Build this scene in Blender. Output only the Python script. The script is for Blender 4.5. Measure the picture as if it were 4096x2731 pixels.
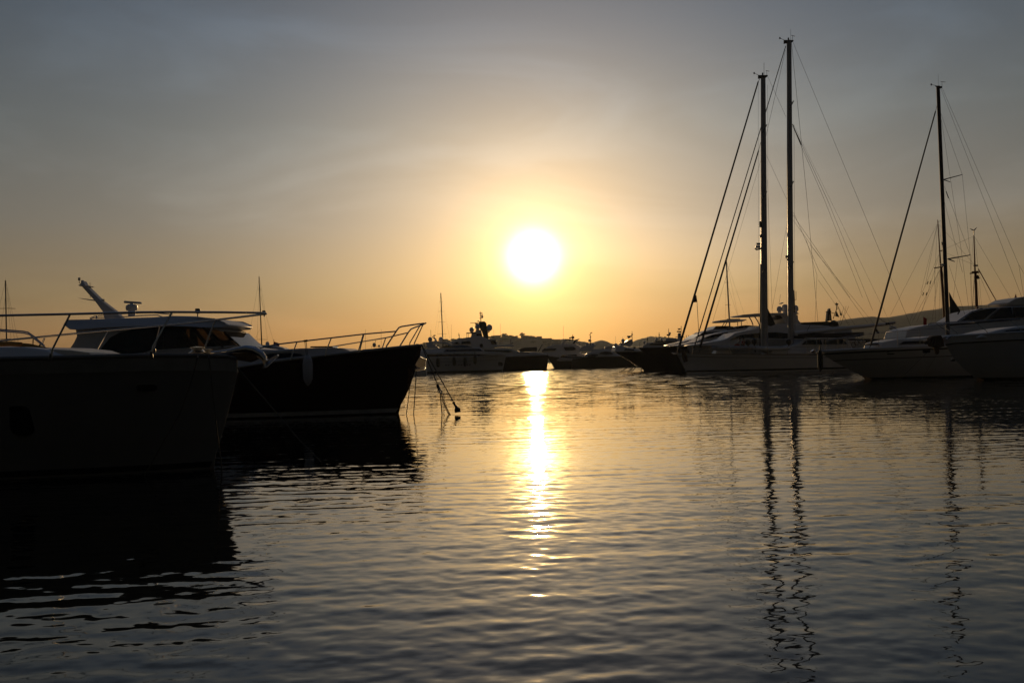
import bpy, math, random
import numpy as np
from mathutils import Vector, Matrix

random.seed(7)
R = math.radians
for o in list(bpy.data.objects):
    bpy.data.objects.remove(o)
scene = bpy.context.scene
col = scene.collection

# ------------------------------------------------------------------ camera
F_PX, CX, CY = 4000.0, 2048.0, 1365.5          # focal length and centre, in the photograph's pixels
CAM = Vector((0.0, 0.0, 1.7))
PITCH, ROLL = math.atan(84.5 / F_PX), R(1.3)
_Xw = Vector((1, 0, 0)); _Uw = Vector((0, -math.sin(PITCH), math.cos(PITCH)))
FWD = Vector((0, math.cos(PITCH), math.sin(PITCH)))
RC = math.cos(ROLL) * _Xw - math.sin(ROLL) * _Uw
UC = math.sin(ROLL) * _Xw + math.cos(ROLL) * _Uw
cd = bpy.data.cameras.new("camera")
cam = bpy.data.objects.new("camera", cd); col.objects.link(cam)
cd.sensor_fit = 'HORIZONTAL'; cd.sensor_width = 36.0; cd.lens = F_PX / 4096 * 36.0
cd.clip_start = 0.1; cd.clip_end = 12000
m = Matrix.Identity(4)
for i in range(3):
    m[i][0], m[i][1], m[i][2], m[i][3] = RC[i], UC[i], -FWD[i], CAM[i]
cam.matrix_world = m
scene.camera = cam


def ray(x, y):
    return (FWD + RC * ((x - CX) / F_PX) - UC * ((y - CY) / F_PX))


# ------------------------------------------------------------------ sun, sky, exposure
SUN_DIR = ray(2134, 1030).normalized()
SUN_EL = math.asin(SUN_DIR.z); SUN_AZ = math.atan2(SUN_DIR.x, SUN_DIR.y)
sd = bpy.data.lights.new("sun", 'SUN'); sd.energy = 2.0; sd.angle = R(0.53); sd.color = (1.0, 0.62, 0.28)
sun = bpy.data.objects.new("sun", sd); col.objects.link(sun)
sun.rotation_euler = (-SUN_DIR).to_track_quat('-Z', 'Y').to_euler()
sun.location = (0, 0, 60)

world = bpy.data.worlds.new("World"); scene.world = world; world.use_nodes = True
wn, wl = world.node_tree.nodes, world.node_tree.links
wn.clear()


def N(nodes, kind, **kw):
    n = nodes.new(kind)
    for k, v in kw.items():
        if k == 'inp':
            for kk, vv in v.items():
                n.inputs[kk].default_value = vv
        else:
            setattr(n, k, v)
    return n


def WM(op, a, b=None, c=None, clamp=False):
    n = wn.new('ShaderNodeMath'); n.operation = op; n.use_clamp = clamp
    for i, q in enumerate((a, b, c)):
        if q is None: continue
        if isinstance(q, (int, float)): n.inputs[i].default_value = q
        else: wl.new(q, n.inputs[i])
    return n.outputs[0]


tc = wn.new('ShaderNodeTexCoord')
nrm = wn.new('ShaderNodeVectorMath'); nrm.operation = 'NORMALIZE'; wl.new(tc.outputs['Generated'], nrm.inputs[0])
sep = wn.new('ShaderNodeSeparateXYZ'); wl.new(nrm.outputs[0], sep.inputs[0])
dot = wn.new('ShaderNodeVectorMath'); dot.operation = 'DOT_PRODUCT'; wl.new(nrm.outputs[0], dot.inputs[0]); dot.inputs[1].default_value = SUN_DIR
deg = 180 / math.pi
ang = WM('MULTIPLY', WM('ARCCOSINE', WM('MINIMUM', dot.outputs['Value'], 0.9999999)), deg)
elv = WM('MAXIMUM', WM('MULTIPLY', WM('ARCSINE', sep.outputs['Z']), deg), 0.0)


def gauss(x, s, a):        # a*exp(-(x/s)^2)
    q = WM('POWER', WM('DIVIDE', x, s), 2.0)
    return WM('MULTIPLY', WM('EXPONENT', WM('MULTIPLY', q, -1.0)), a)


def expo(x, s, a):
    return WM('MULTIPLY', WM('EXPONENT', WM('DIVIDE', x, -s)), a)


# thin high cloud, streaked along the horizon
mp = N(wn, 'ShaderNodeMapping'); mp.inputs['Scale'].default_value = (2.2, 2.2, 9.0); mp.inputs['Rotation'].default_value = (0.0, R(-14), 0)
wl.new(nrm.outputs[0], mp.inputs[0])
cn = N(wn, 'ShaderNodeTexNoise', inp={'Scale': 1.5, 'Detail': 5.0, 'Roughness': 0.55, 'Distortion': 0.6}); wl.new(mp.outputs[0], cn.inputs['Vector'])
cl = N(wn, 'ShaderNodeMapRange', inp={1: 0.42, 2: 0.72, 3: 0.0, 4: 1.0}); cl.interpolation_type = 'SMOOTHSTEP'; wl.new(cn.outputs['Fac'], cl.inputs[0])
# brightness: haze lit around the sun, dimming with height and away from it
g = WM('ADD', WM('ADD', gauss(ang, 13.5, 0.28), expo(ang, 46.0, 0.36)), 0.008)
hi = N(wn, 'ShaderNodeMapRange', inp={1: 17.0, 2: 42.0, 3: 1.0, 4: 0.26}); hi.interpolation_type = 'SMOOTHSTEP'; wl.new(elv, hi.inputs[0])
h = WM('MULTIPLY', WM('ADD', expo(elv, 17.0, 0.96), 0.10), hi.outputs[0])
ex = WM('SUBTRACT', 1.0, expo(elv, 3.6, 0.48))
lum = WM('MULTIPLY', WM('MULTIPLY', g, h), ex)
lum = WM('MULTIPLY', lum, WM('ADD', WM('MULTIPLY', cl.outputs[0], 0.24), 0.93))
er = wn.new('ShaderNodeValToRGB'); wl.new(WM('DIVIDE', elv, 40.0, clamp=True), er.inputs[0])
E = er.color_ramp.elements
stops = [(0.0, (1.75, 0.76, 0.17)), (0.045, (1.60, 0.80, 0.27)), (0.10, (1.31, 0.94, 0.50)), (0.2, (1.04, 1.02, 0.93)),
         (0.33, (0.88, 1.07, 1.18)), (0.47, (0.73, 1.05, 1.44)), (0.7, (0.66, 1.02, 1.6)), (1.0, (0.60, 1.03, 1.8))]
while len(E) < len(stops): E.new(0.5)
for e_, (p_, c_) in zip(E, stops):
    e_.position = p_; e_.color = (c_[0] / 2, c_[1] / 2, c_[2] / 2, 1)
base = wn.new('ShaderNodeVectorMath'); base.operation = 'SCALE'
wl.new(er.outputs[0], base.inputs[0]); wl.new(WM('MULTIPLY', lum, 2.0), base.inputs['Scale'])
# sun's own disc seen through haze, and its aureole
core = WM('ADD', gauss(ang, 1.08, 11.0), expo(ang, 1.4, 1.9))
cr0 = wn.new('ShaderNodeVectorMath'); cr0.operation = 'SCALE'; cr0.inputs[0].default_value = (1.33, 0.87, 0.29); wl.new(core, cr0.inputs['Scale'])
halo = WM('ADD', gauss(ang, 5.6, 0.32), gauss(ang, 10.5, 0.25))
cr1 = wn.new('ShaderNodeVectorMath'); cr1.operation = 'SCALE'; cr1.inputs[0].default_value = (1.36, 0.77, 0.20); wl.new(halo, cr1.inputs['Scale'])
cr = wn.new('ShaderNodeVectorMath'); cr.operation = 'ADD'; wl.new(cr0.outputs[0], cr.inputs[0]); wl.new(cr1.outputs[0], cr.inputs[1])
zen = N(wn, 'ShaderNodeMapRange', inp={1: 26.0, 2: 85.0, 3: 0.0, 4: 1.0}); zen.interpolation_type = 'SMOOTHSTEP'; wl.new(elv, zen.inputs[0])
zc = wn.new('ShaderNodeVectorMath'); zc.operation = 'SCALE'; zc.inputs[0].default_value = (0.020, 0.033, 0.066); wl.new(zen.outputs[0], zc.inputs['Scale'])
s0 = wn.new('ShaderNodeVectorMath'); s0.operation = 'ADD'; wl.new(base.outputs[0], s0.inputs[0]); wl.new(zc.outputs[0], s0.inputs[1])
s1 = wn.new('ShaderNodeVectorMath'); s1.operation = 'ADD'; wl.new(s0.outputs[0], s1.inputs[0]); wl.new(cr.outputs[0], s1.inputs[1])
sky = wn.new('ShaderNodeTexSky'); sky.sky_type = 'NISHITA'; sky.sun_disc = False
sky.sun_elevation = SUN_EL; sky.sun_rotation = SUN_AZ; sky.air_density = 1.2; sky.dust_density = 3.0
bgs = wn.new('ShaderNodeBackground'); wl.new(sky.outputs[0], bgs.inputs['Color']); bgs.inputs['Strength'].default_value = 0.004
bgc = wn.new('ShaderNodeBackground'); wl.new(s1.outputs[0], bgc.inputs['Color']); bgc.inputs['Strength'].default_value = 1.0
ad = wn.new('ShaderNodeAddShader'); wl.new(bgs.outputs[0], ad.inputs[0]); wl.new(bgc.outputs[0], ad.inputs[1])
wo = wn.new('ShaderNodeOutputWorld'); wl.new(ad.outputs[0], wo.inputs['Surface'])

vs = scene.view_settings
scene.display_settings.display_device = 'sRGB'
vs.view_transform = 'Standard'; vs.look = 'None'; vs.exposure = 0.0; vs.gamma = 1.0; vs.use_curve_mapping = False
scene.cycles.use_denoising = True
scene.cycles.max_bounces = 6; scene.cycles.volume_bounces = 0
scene.cycles.sample_clamp_indirect = 4.0
scene.cycles.caustics_reflective = False; scene.cycles.caustics_refractive = False


# ------------------------------------------------------------------ materials
def mat(name, colour, rough=0.4, metal=0.0, spec=0.5, coat=0.0, var=0.0, scale=3.0, bump=0.0):
    mt = bpy.data.materials.new(name); mt.use_nodes = True
    nt = mt.node_tree; b = nt.nodes['Principled BSDF']
    b.inputs['Base Color'].default_value = (*colour, 1)
    b.inputs['Roughness'].default_value = rough; b.inputs['Metallic'].default_value = metal
    b.inputs['Specular IOR Level'].default_value = spec; b.inputs['Coat Weight'].default_value = coat
    b.inputs['Coat Roughness'].default_value = 0.08
    if var or bump:
        t = nt.nodes.new('ShaderNodeTexCoord')
        n = N(nt.nodes, 'ShaderNodeTexNoise', inp={'Scale': scale, 'Detail': 6.0, 'Roughness': 0.6})
        nt.links.new(t.outputs['Object'], n.inputs['Vector'])
        if var:
            r = nt.nodes.new('ShaderNodeValToRGB')
            r.color_ramp.elements[0].position = 0.3; r.color_ramp.elements[1].position = 0.7
            r.color_ramp.elements[0].color = (*[c * (1 - var) for c in colour], 1)
            r.color_ramp.elements[1].color = (*[min(1, c * (1 + var)) for c in colour], 1)
            nt.links.new(n.outputs['Fac'], r.inputs[0]); nt.links.new(r.outputs[0], b.inputs['Base Color'])
        if bump:
            bp = N(nt.nodes, 'ShaderNodeBump', inp={'Strength': bump, 'Distance': 0.02})
            nt.links.new(n.outputs['Fac'], bp.inputs['Height']); nt.links.new(bp.outputs[0], b.inputs['Normal'])
    return mt


WHITE = mat("white_gelcoat", (0.70, 0.70, 0.70), 0.45, coat=0.06, var=0.05, scale=0.8)
CREAM = mat("cream_gelcoat", (0.62, 0.58, 0.50), 0.35, var=0.06, scale=0.9)
GREY = mat("grey_hull_paint", (0.19, 0.182, 0.165), 0.42, var=0.10, scale=0.7)
STRAKE = mat("weathered_strake", (0.24, 0.23, 0.20), 0.5, var=0.15, scale=2)
LTGREY = mat("pale_hull_paint", (0.5, 0.5, 0.49), 0.35, var=0.06, scale=0.6)
NAVY = mat("dark_hull_paint", (0.026, 0.011, 0.008), 0.14, coat=0.5, var=0.2, scale=0.6)
BLACK = mat("black_paint", (0.014, 0.014, 0.015), 0.35, var=0.2)
GLASS = mat("tinted_glass", (0.006, 0.006, 0.007), 0.04, spec=0.6)
TINT = bpy.data.materials.new("see_through_tinted_glass"); TINT.use_nodes = True
_n, _l = TINT.node_tree.nodes, TINT.node_tree.links
_n.remove(_n['Principled BSDF'])
_t = _n.new('ShaderNodeBsdfTransparent'); _t.inputs['Color'].default_value = (0.42, 0.38, 0.34, 1)
_g = _n.new('ShaderNodeBsdfGlossy'); _g.inputs['Roughness'].default_value = 0.03
_f = _n.new('ShaderNodeFresnel'); _f.inputs['IOR'].default_value = 1.5
_m = _n.new('ShaderNodeMixShader'); _l.new(_f.outputs[0], _m.inputs[0]); _l.new(_t.outputs[0], _m.inputs[1]); _l.new(_g.outputs[0], _m.inputs[2])
_l.new(_m.outputs[0], _n['Material Output'].inputs['Surface'])
STEEL = mat("stainless_steel", (0.62, 0.61, 0.60), 0.16, metal=1.0)
ALU = mat("mast_alloy", (0.30, 0.31, 0.33), 0.42, metal=0.35, var=0.08, scale=1.5)
DARKALU = mat("dark_mast_alloy", (0.05, 0.05, 0.055), 0.65, metal=0.1, spec=0.25)
WOOD = mat("varnished_spar", (0.13, 0.035, 0.018), 0.75, spec=0.15, var=0.2, scale=4)
TEAK = mat("teak_deck", (0.22, 0.15, 0.09), 0.6, var=0.2, scale=6)
CANVAS = mat("dark_canvas", (0.035, 0.037, 0.04), 0.85, var=0.2, scale=5, bump=0.3)
SAIL = mat("sail_cloth", (0.42, 0.40, 0.36), 0.8, var=0.1, scale=2, bump=0.3)
FURL = mat("furled_sail_cover", (0.06, 0.05, 0.045), 0.8, var=0.2, scale=3, bump=0.3)
OCHRE = mat("ochre_cushion", (0.50, 0.25, 0.06), 0.85, var=0.15, scale=8, bump=0.3)
ROPE = mat("weathered_rope", (0.10, 0.085, 0.065), 0.9, var=0.3, scale=60, bump=0.4)
WIRE = mat("rigging_wire", (0.10, 0.10, 0.10), 0.4, metal=0.6)
CHAIN = mat("rusty_chain", (0.10, 0.06, 0.04), 0.7, metal=0.4, var=0.3, scale=20)
RUBBER = mat("black_rubber", (0.02, 0.02, 0.02), 0.7)
FENDER = mat("pale_fender_vinyl", (0.42, 0.42, 0.43), 0.5, var=0.1, scale=6)
BOOT = mat("white_boot_stripe", (0.5, 0.5, 0.48), 0.45, var=0.15, scale=3)
RED = mat("red_cloth", (0.35, 0.03, 0.02), 0.8)
SKIN = mat("skin", (0.42, 0.24, 0.16), 0.6)
HAIR = mat("dark_hair", (0.02, 0.015, 0.01), 0.7)
SHIRT = mat("white_shirt", (0.6, 0.6, 0.58), 0.8)
LENS = mat("lamp_lens", (0.8, 0.75, 0.6), 0.1, spec=0.8)


# ------------------------------------------------------------------ mesh builder
class MB:
    def __init__(s): s.v = []; s.f = []

    def add(s, vs_, fs):
        k = len(s.v); s.v += [tuple(v) for v in vs_]; s.f += [tuple(i + k for i in f) for f in fs]

    def box(s, x0, x1, y0, y1, z0, z1):
        s.add([(x0, y0, z0), (x1, y0, z0), (x1, y1, z0), (x0, y1, z0), (x0, y0, z1), (x1, y0, z1), (x1, y1, z1), (x0, y1, z1)],
              [(0, 3, 2, 1), (4, 5, 6, 7), (0, 1, 5, 4), (1, 2, 6, 5), (2, 3, 7, 6), (3, 0, 4, 7)])

    def tube(s, pts, r, seg=8, cap=True):
        P = [Vector(p) for p in pts]; n = len(P)
        rr = r if isinstance(r, (list, tuple)) else [r] * n
        vs_ = []; fs = []
        ref = None
        for i, p in enumerate(P):
            t = (P[min(i + 1, n - 1)] - P[max(i - 1, 0)])
            t = t.normalized() if t.length > 1e-9 else Vector((0, 0, 1))
            if ref is None: ref = Vector((0, 1, 0)) if abs(t.y) < 0.9 else Vector((1, 0, 0))
            a = t.cross(ref); a = a.normalized() if a.length > 1e-6 else Vector((1, 0, 0)); bb = t.cross(a).normalized(); ref = -t.cross(a.normalized()).normalized() if False else ref
            for k in range(seg):
                q = 2 * math.pi * k / seg
                vs_.append(p + (a * math.cos(q) + bb * math.sin(q)) * rr[i])
        for i in range(n - 1):
            for k in range(seg):
                k2 = (k + 1) % seg
                fs.append((i * seg + k, i * seg + k2, (i + 1) * seg + k2, (i + 1) * seg + k))
        if cap:
            fs.append(tuple(range(seg - 1, -1, -1))); fs.append(tuple((n - 1) * seg + k for k in range(seg)))
        s.add(vs_, fs)

    def lathe(s, prof, c, seg=16, axis='Z'):
        vs_ = []; fs = []
        for (r, z) in prof:
            for k in range(seg):
                q = 2 * math.pi * k / seg
                x, y = r * math.cos(q), r * math.sin(q)
                if axis == 'Z': vs_.append((c[0] + x, c[1] + y, c[2] + z))
                elif axis == 'X': vs_.append((c[0] + z, c[1] + x, c[2] + y))
                else: vs_.append((c[0] + x, c[1] + z, c[2] + y))
        n = len(prof)
        for i in range(n - 1):
            for k in range(seg):
                k2 = (k + 1) % seg
                fs.append((i * seg + k, i * seg + k2, (i + 1) * seg + k2, (i + 1) * seg + k))
        fs.append(tuple(range(seg - 1, -1, -1))); fs.append(tuple((n - 1) * seg + k for k in range(seg)))
        s.add(vs_, fs)

    def ball(s, c, rx, ry=None, rz=None, seg=12):
        ry = ry or rx; rz = rz or rx
        vs_ = [(c[0], c[1], c[2] - rz)]; fs = []; n = max(5, seg // 2)
        for i in range(1, n):
            q = -math.pi / 2 + math.pi * i / n
            for k in range(seg):
                p = 2 * math.pi * k / seg
                vs_.append((c[0] + rx * math.cos(q) * math.cos(p), c[1] + ry * math.cos(q) * math.sin(p), c[2] + rz * math.sin(q)))
        vs_.append((c[0], c[1], c[2] + rz)); last = len(vs_) - 1
        for k in range(seg):
            k2 = (k + 1) % seg
            fs.append((0, 1 + k2, 1 + k)); fs.append((last, 1 + (n - 2) * seg + k, 1 + (n - 2) * seg + k2))
            for i in range(n - 2):
                fs.append((1 + i * seg + k, 1 + i * seg + k2, 1 + (i + 1) * seg + k2, 1 + (i + 1) * seg + k))
        s.add(vs_, fs)

    def build(s, name, material, parent=None, bevel=0.0, smooth=True, angle=38):
        me = bpy.data.meshes.new(name); me.from_pydata(s.v, [], s.f); me.update()
        me.materials.append(material)
        if smooth:
            me.polygons.foreach_set('use_smooth', [True] * len(me.polygons))
            me.set_sharp_from_angle(angle=R(angle))
        o = bpy.data.objects.new(name, me); col.objects.link(o)
        if parent: o.parent = parent
        if bevel > 0:
            bv = o.modifiers.new('bevel', 'BEVEL'); bv.width = bevel; bv.segments = 3; bv.limit_method = 'ANGLE'; bv.angle_limit = R(30)
        return o


def tag(o, label=None, cat=None, group=None, kind=None):
    if label: o['label'] = label
    if cat: o['category'] = cat
    if group: o['group'] = group
    if kind: o['kind'] = kind
    return o


def lerp_poly(x, pts):
    if pts[0][0] > pts[-1][0]: pts = pts[::-1]
    if x <= pts[0][0]: return pts[0][1]
    for (a, b), (c, d) in zip(pts, pts[1:]):
        if x <= c: return b + (d - b) * (x - a) / (c - a + 1e-9)
    return pts[-1][1]


# readings from enlarged crops of the photograph -> photograph pixels
def Zf(x0, y0, k):
    return lambda x, y: (x0 + x / k, y0 + y / k)


Z1 = Zf(0, 1080, 3.92); Z2 = Zf(550, 1080, 3.92); Z3 = Zf(1100, 1180, 3.136); Z4 = Zf(1650, 1180, 3.92)
Z5 = Zf(2050, 1250, 3.6185); Z6 = Zf(2450, 1150, 3.92); Z7 = Zf(2950, 1150, 3.36); Z8 = Zf(3400, 1100, 3.379)
ZA = Zf(0, 1380, 2.351); ZB = Zf(2950, 100, 2.24); ZC = Zf(2700, 700, 2.613); ZD = Zf(3600, 300, 2.613); ZE = Zf(3450, 800, 2.958); ZF = Zf(900, 1380, 2.351)


class Boat:
    """A floating thing: an Empty at its waterline; local x runs along the boat (to the right), local y away from the viewer."""

    def __init__(s, name, label, cat, xpx, D, heading=0.0, group=None):
        d = ray(xpx, 1450); d = Vector((d.x, d.y, 0)) / d.y
        s.O = Vector((d.x * D, D, 0)); s.h = R(heading); s.D = D; s.k = D / F_PX
        s.a = Vector((math.cos(s.h), math.sin(s.h), 0)); s.n = Vector((-math.sin(s.h), math.cos(s.h), 0))
        s.e = bpy.data.objects.new(name, None); col.objects.link(s.e)
        s.e.location = s.O; s.e.rotation_euler = (0, 0, s.h); s.e.empty_display_size = 0.5
        tag(s.e, label, cat, group)

    def P(s, p, y=0.0):
        r = ray(*p); t = (y - (CAM - s.O).dot(s.n)) / r.dot(s.n)
        X = CAM + r * t - s.O
        return Vector((X.dot(s.a), y, X.z))

    def W(s, p, y=0.0):
        q = s.P(p, y); return s.O + s.a * q.x + s.n * q.y + Vector((0, 0, q.z))

    def tube(s, name, material, pts, r, seg=8, parent=None):
        b = MB(); b.tube([s.P((q[0], q[1]), q[2] if len(q) > 2 else 0.0) for q in pts], r, seg)
        return b.build(name, material, parent or s.e)

    def spar(s, name, material, p0, p1, w0, w1, y0=0.0, y1=None, seg=10, parent=None):
        y1 = y0 if y1 is None else y1
        a, c = s.P(p0, y0), s.P(p1, y1)
        b = MB(); n = 6
        b.tube([a.lerp(c, i / n) for i in range(n + 1)], [s.k * 0.5 * (w0 + (w1 - w0) * i / n) for i in range(n + 1)], seg)
        return b.build(name, material, parent or s.e)

    def line(s, name, p0, p1, r=0.012, y0=0.0, y1=0.0, sag=0.0, material=None, parent=None):
        a, c = s.P(p0, y0), s.P(p1, y1); b = MB(); n = 8 if sag else 1
        pts = []
        for i in range(n + 1):
            t = i / n; q = a.lerp(c, t); q.z -= sag * 4 * t * (1 - t); pts.append(q)
        b.tube(pts, r, 5)
        return b.build(name, material or WIRE, parent or s.e)

    def prism(s, name, material, pts, w, yc=0.0, tap=0.0, bevel=0.06, out=0.0, parent=None, ang=38):
        Q = [s.P((p[0], p[1]), yc - w * 0.85) for p in pts]
        z0 = min(q.z for q in Q); z1 = max(q.z for q in Q); dz = max(z1 - z0, 1e-6)
        wm = [(p[2] if len(p) > 2 else 1.0) for p in pts]
        ww = [w * m_ * (1 - tap * (q.z - z0) / dz) + out for q, m_ in zip(Q, wm)]
        n = len(Q); b = MB()
        vs_ = [(q.x, yc - a, q.z) for q, a in zip(Q, ww)] + [(q.x, yc + a, q.z) for q, a in zip(Q, ww)]
        area = sum(Q[i].x * Q[(i + 1) % n].z - Q[(i + 1) % n].x * Q[i].z for i in range(n))
        idx = list(range(n)) if area > 0 else list(range(n - 1, -1, -1))
        fs = [tuple(idx), tuple(i + n for i in reversed(idx))]
        for i in range(n):
            j = (i + 1) % n; A, B_ = idx[i], idx[j]
            fs.append((A, A + n, B_ + n, B_))
        b.add(vs_, fs)
        return b.build(name, material, parent or s.e, bevel=bevel, angle=ang)

    def pane(s, name, material, pts, w, tap=0.0, out=0.0, thick=0.03, z01=None, parent=None):
        """a matching pair of thin panes following the two side walls of a prism"""
        Q = [s.P((p[0], p[1]), -w * 0.85) for p in pts]
        z0, z1 = z01; n = len(Q)
        for sg in (-1, 1):
            ww = [w * (p[2] if len(p) > 2 else 1.0) * (1 - tap * (q.z - z0) / (z1 - z0)) + out for p, q in zip(pts, Q)]
            b = MB(); b.add([(q.x, sg * a, q.z) for q, a in zip(Q, ww)] + [(q.x, sg * (a - thick), q.z) for q, a in zip(Q, ww)],
                            [tuple(range(n)), tuple(range(2 * n - 1, n - 1, -1))] + [(i, i + n, (i + 1) % n + n, (i + 1) % n) for i in range(n)])
            b.build(name, material, parent or s.e, smooth=False)

    def dome(s, p, rpx, y=0.0, material=None, name='radome', parent=None, foot=0.5):
        c = s.P(p, y); r = rpx * s.k
        prof = [(r * 0.6, -r * (1 + foot)), (r * 0.62, -r * 0.95), (r * 0.9, -r * 0.85), (r, -r * 0.55), (r, 0.0)]
        prof += [(r * math.cos(q), r * math.sin(q)) for q in [R(a) for a in (20, 40, 60, 78)]] + [(0.01 * r, r)]
        b = MB(); b.lathe(prof, c, 18)
        return b.build(name, material or WHITE, parent or s.e)

    def block(s, name, material, p0, p1, hw, y=0.0, bevel=0.01, parent=None):
        a, c = s.P(p0, y), s.P(p1, y); b = MB()
        b.box(min(a.x, c.x), max(a.x, c.x), y - hw, y + hw, min(a.z, c.z), max(a.z, c.z))
        return b.build(name, material, parent or s.e, bevel=bevel)

    # ---- hull from its sheer line, stem and waterline; port and starboard, transom, deck
    def hull(s, sheer, stem, stern, B, material, tw=0.85, deck=WHITE, cap=None, cap_r=0.05, deck_drop=0.08, name='hull', fine=1.0, flare=0.18):
        """sheer: pixels from stern to bow tip; stem: pixels from the waterline up to the bow tip; stern: metres of hull aft of the first sheer pixel"""
        n = len(sheer)
        S = [s.P(p, -B * 0.8 * (1 - i / (n - 1)) if n > 1 else 0) for i, p in enumerate(sheer)]
        ST = [s.P(p, 0) for p in stem]
        dirn = 1 if S[-1].x > S[0].x else -1
        sh = [(q.x, q.z) for q in S]
        st = sorted([(max(q.z, 0.0), q.x) for q in ST]); st[0] = (0.0, st[0][1])
        ztip = S[-1].z; us = S[0].x - dirn * stern

        def plan(t, q):
            if t < 0.42: w = tw + (1 - tw) * math.sin(math.pi / 2 * t / 0.42)
            else:
                x = (t - 0.42) / 0.58
                w = max(0.0, 1 - x ** ((1.55 + 1.0 * max(q, 0)) * fine)) ** 0.95
            return max(w, 0.004) * (1 - flare + flare * max(q, 0) if q >= 0 else (1 - flare) * 0.75)

        def surf(t, q):
            ub = lerp_poly(max(q, 0) * ztip, st)
            u = us + (ub - us) * t
            u1 = us + (lerp_poly(ztip, st) - us) * t
            zs = lerp_poly(u1, sh)
            z = zs * q if q >= 0 else -0.55
            return Vector((u, plan(t, q) * B, z))
        s.surf = surf; s.B = B; s.sheer_at = lambda u: lerp_poly(u, sh)
        TT = [1 - (1 - i / 30) ** 1.35 for i in range(31)]
        s.TT = TT
        LV = [1.0, 0.86, 0.7, 0.55, 0.4, 0.26, 0.13, 0.0, -1]
        b = MB(); ring = 2 * len(LV)
        for t in TT:
            L = [surf(t, q) for q in LV]
            b.v += [(p.x, -p.y, p.z) for p in L] + [(p.x, p.y, p.z) for p in reversed(L)]
        flip = dirn < 0
        for i in range(len(TT) - 1):
            for k in range(ring - 1):
                f = (i * ring + k, i * ring + k + 1, (i + 1) * ring + k + 1, (i + 1) * ring + k)
                b.f.append(f[::-1] if not flip else f)
        b.f.append(tuple(range(ring))); b.f.append(tuple((len(TT) - 1) * ring + k for k in range(ring - 1, -1, -1)))
        ho = b.build(name, material, s.e, angle=50)
        b = MB()
        for t in TT:
            p = surf(t, 1.0); yy = max(p.y - 0.03, 0.002)
            for f_ in (-1, -0.5, 0, 0.5, 1):
                b.v.append((p.x, yy * f_, p.z - deck_drop + 0.05 * B * 0.5 * (1 - f_ * f_) * min(1, p.y / B * 2)))
        for i in range(len(TT) - 1):
            for k in range(4):
                f = (i * 5 + k, i * 5 + k + 1, (i + 1) * 5 + k + 1, (i + 1) * 5 + k)
                b.f.append(f if flip else f[::-1])
        b.build('deck', deck, s.e)
        if cap:
            pts = [surf(t, 1.0) for t in TT]
            path = [(p.x, -p.y, p.z + cap_r * 0.3) for p in pts] + [(p.x, p.y, p.z + cap_r * 0.3) for p in reversed(pts[:-1])]
            b = MB(); b.tube(path, cap_r, 8); b.build('gunwale', cap, s.e)
        return ho

    def band(s, name, material, za, zb, out=0.015, t0=0.0, frac=False):
        """a stripe round the hull between two heights (metres, or fractions of the freeboard)"""
        pts = []
        for t in s.TT:
            if t < t0: continue
            zs = s.surf(t, 1.0).z
            qa, qb = (za, zb) if frac else (za / zs, zb / zs)
            pts.append((s.surf(t, qa), s.surf(t, qb)))
        b = MB(); row = []
        for a, c in pts: row.append(((a.x, -a.y - out, a.z), (c.x, -c.y - out, c.z)))
        for a, c in reversed(pts): row.append(((a.x, a.y + out, a.z), (c.x, c.y + out, c.z)))
        for a, c in row: b.v += [a, c]
        n = len(row)
        for i in range(n - 1): b.f.append((2 * i, 2 * i + 2, 2 * i + 3, 2 * i + 1))
        return b.build(name, material, s.e)

    def port(s, name, material, p, wpx, hpx, parent=None, round_=0.5, depth=0.03):
        """a rounded port in the near topsides"""
        # find hull y under that pixel
        y = -s.B * 0.8
        for _ in range(6):
            q = s.P(p, y); best = min(s.TT, key=lambda t: abs(s.surf(t, min(1, max(0, q.z / max(s.surf(t, 1).z, .1)))).x - q.x))
            y = -s.surf(best, min(1, max(0, q.z / s.surf(best, 1).z))).y
        q = s.P(p, y); hw, hh = wpx * s.k / 2, hpx * s.k / 2; r = min(hw, hh) * round_ * 2
        r = min(r, hw, hh); pts = []
        for cx, cz, a0 in ((hw - r, hh - r, 0), (-hw + r, hh - r, 90), (-hw + r, -hh + r, 180), (hw - r, -hh + r, 270)):
            for a in range(0, 91, 15): pts.append((cx + r * math.cos(R(a0 + a)), cz + r * math.sin(R(a0 + a))))
        # hull slopes: follow the surface with each vertex
        b = MB(); n = len(pts); vs_ = []
        for off in (-depth, 0.10):
            for (x, z) in pts:
                zz = q.z + z
                t = min(s.TT, key=lambda t_: abs(s.surf(t_, min(1, max(0, zz / max(s.surf(t_, 1).z, .1)))).x - (q.x + x)))
                vs_.append((q.x + x, -s.surf(t, min(1, max(0, zz / s.surf(t, 1).z))).y + off, zz))
        fs = [tuple(range(n)), tuple(range(2 * n - 1, n - 1, -1))] + [(i, i + n, (i + 1) % n + n, (i + 1) % n) for i in range(n)]
        b.add(vs_, fs)
        return b.build(name, material, parent or s.e)


def free_line(name, label, cat, pts, r, material=ROPE, group=None, seg=6):
    b = MB(); b.tube(pts, r, seg); o = b.build(name, material); return tag(o, label, cat, group)


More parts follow.
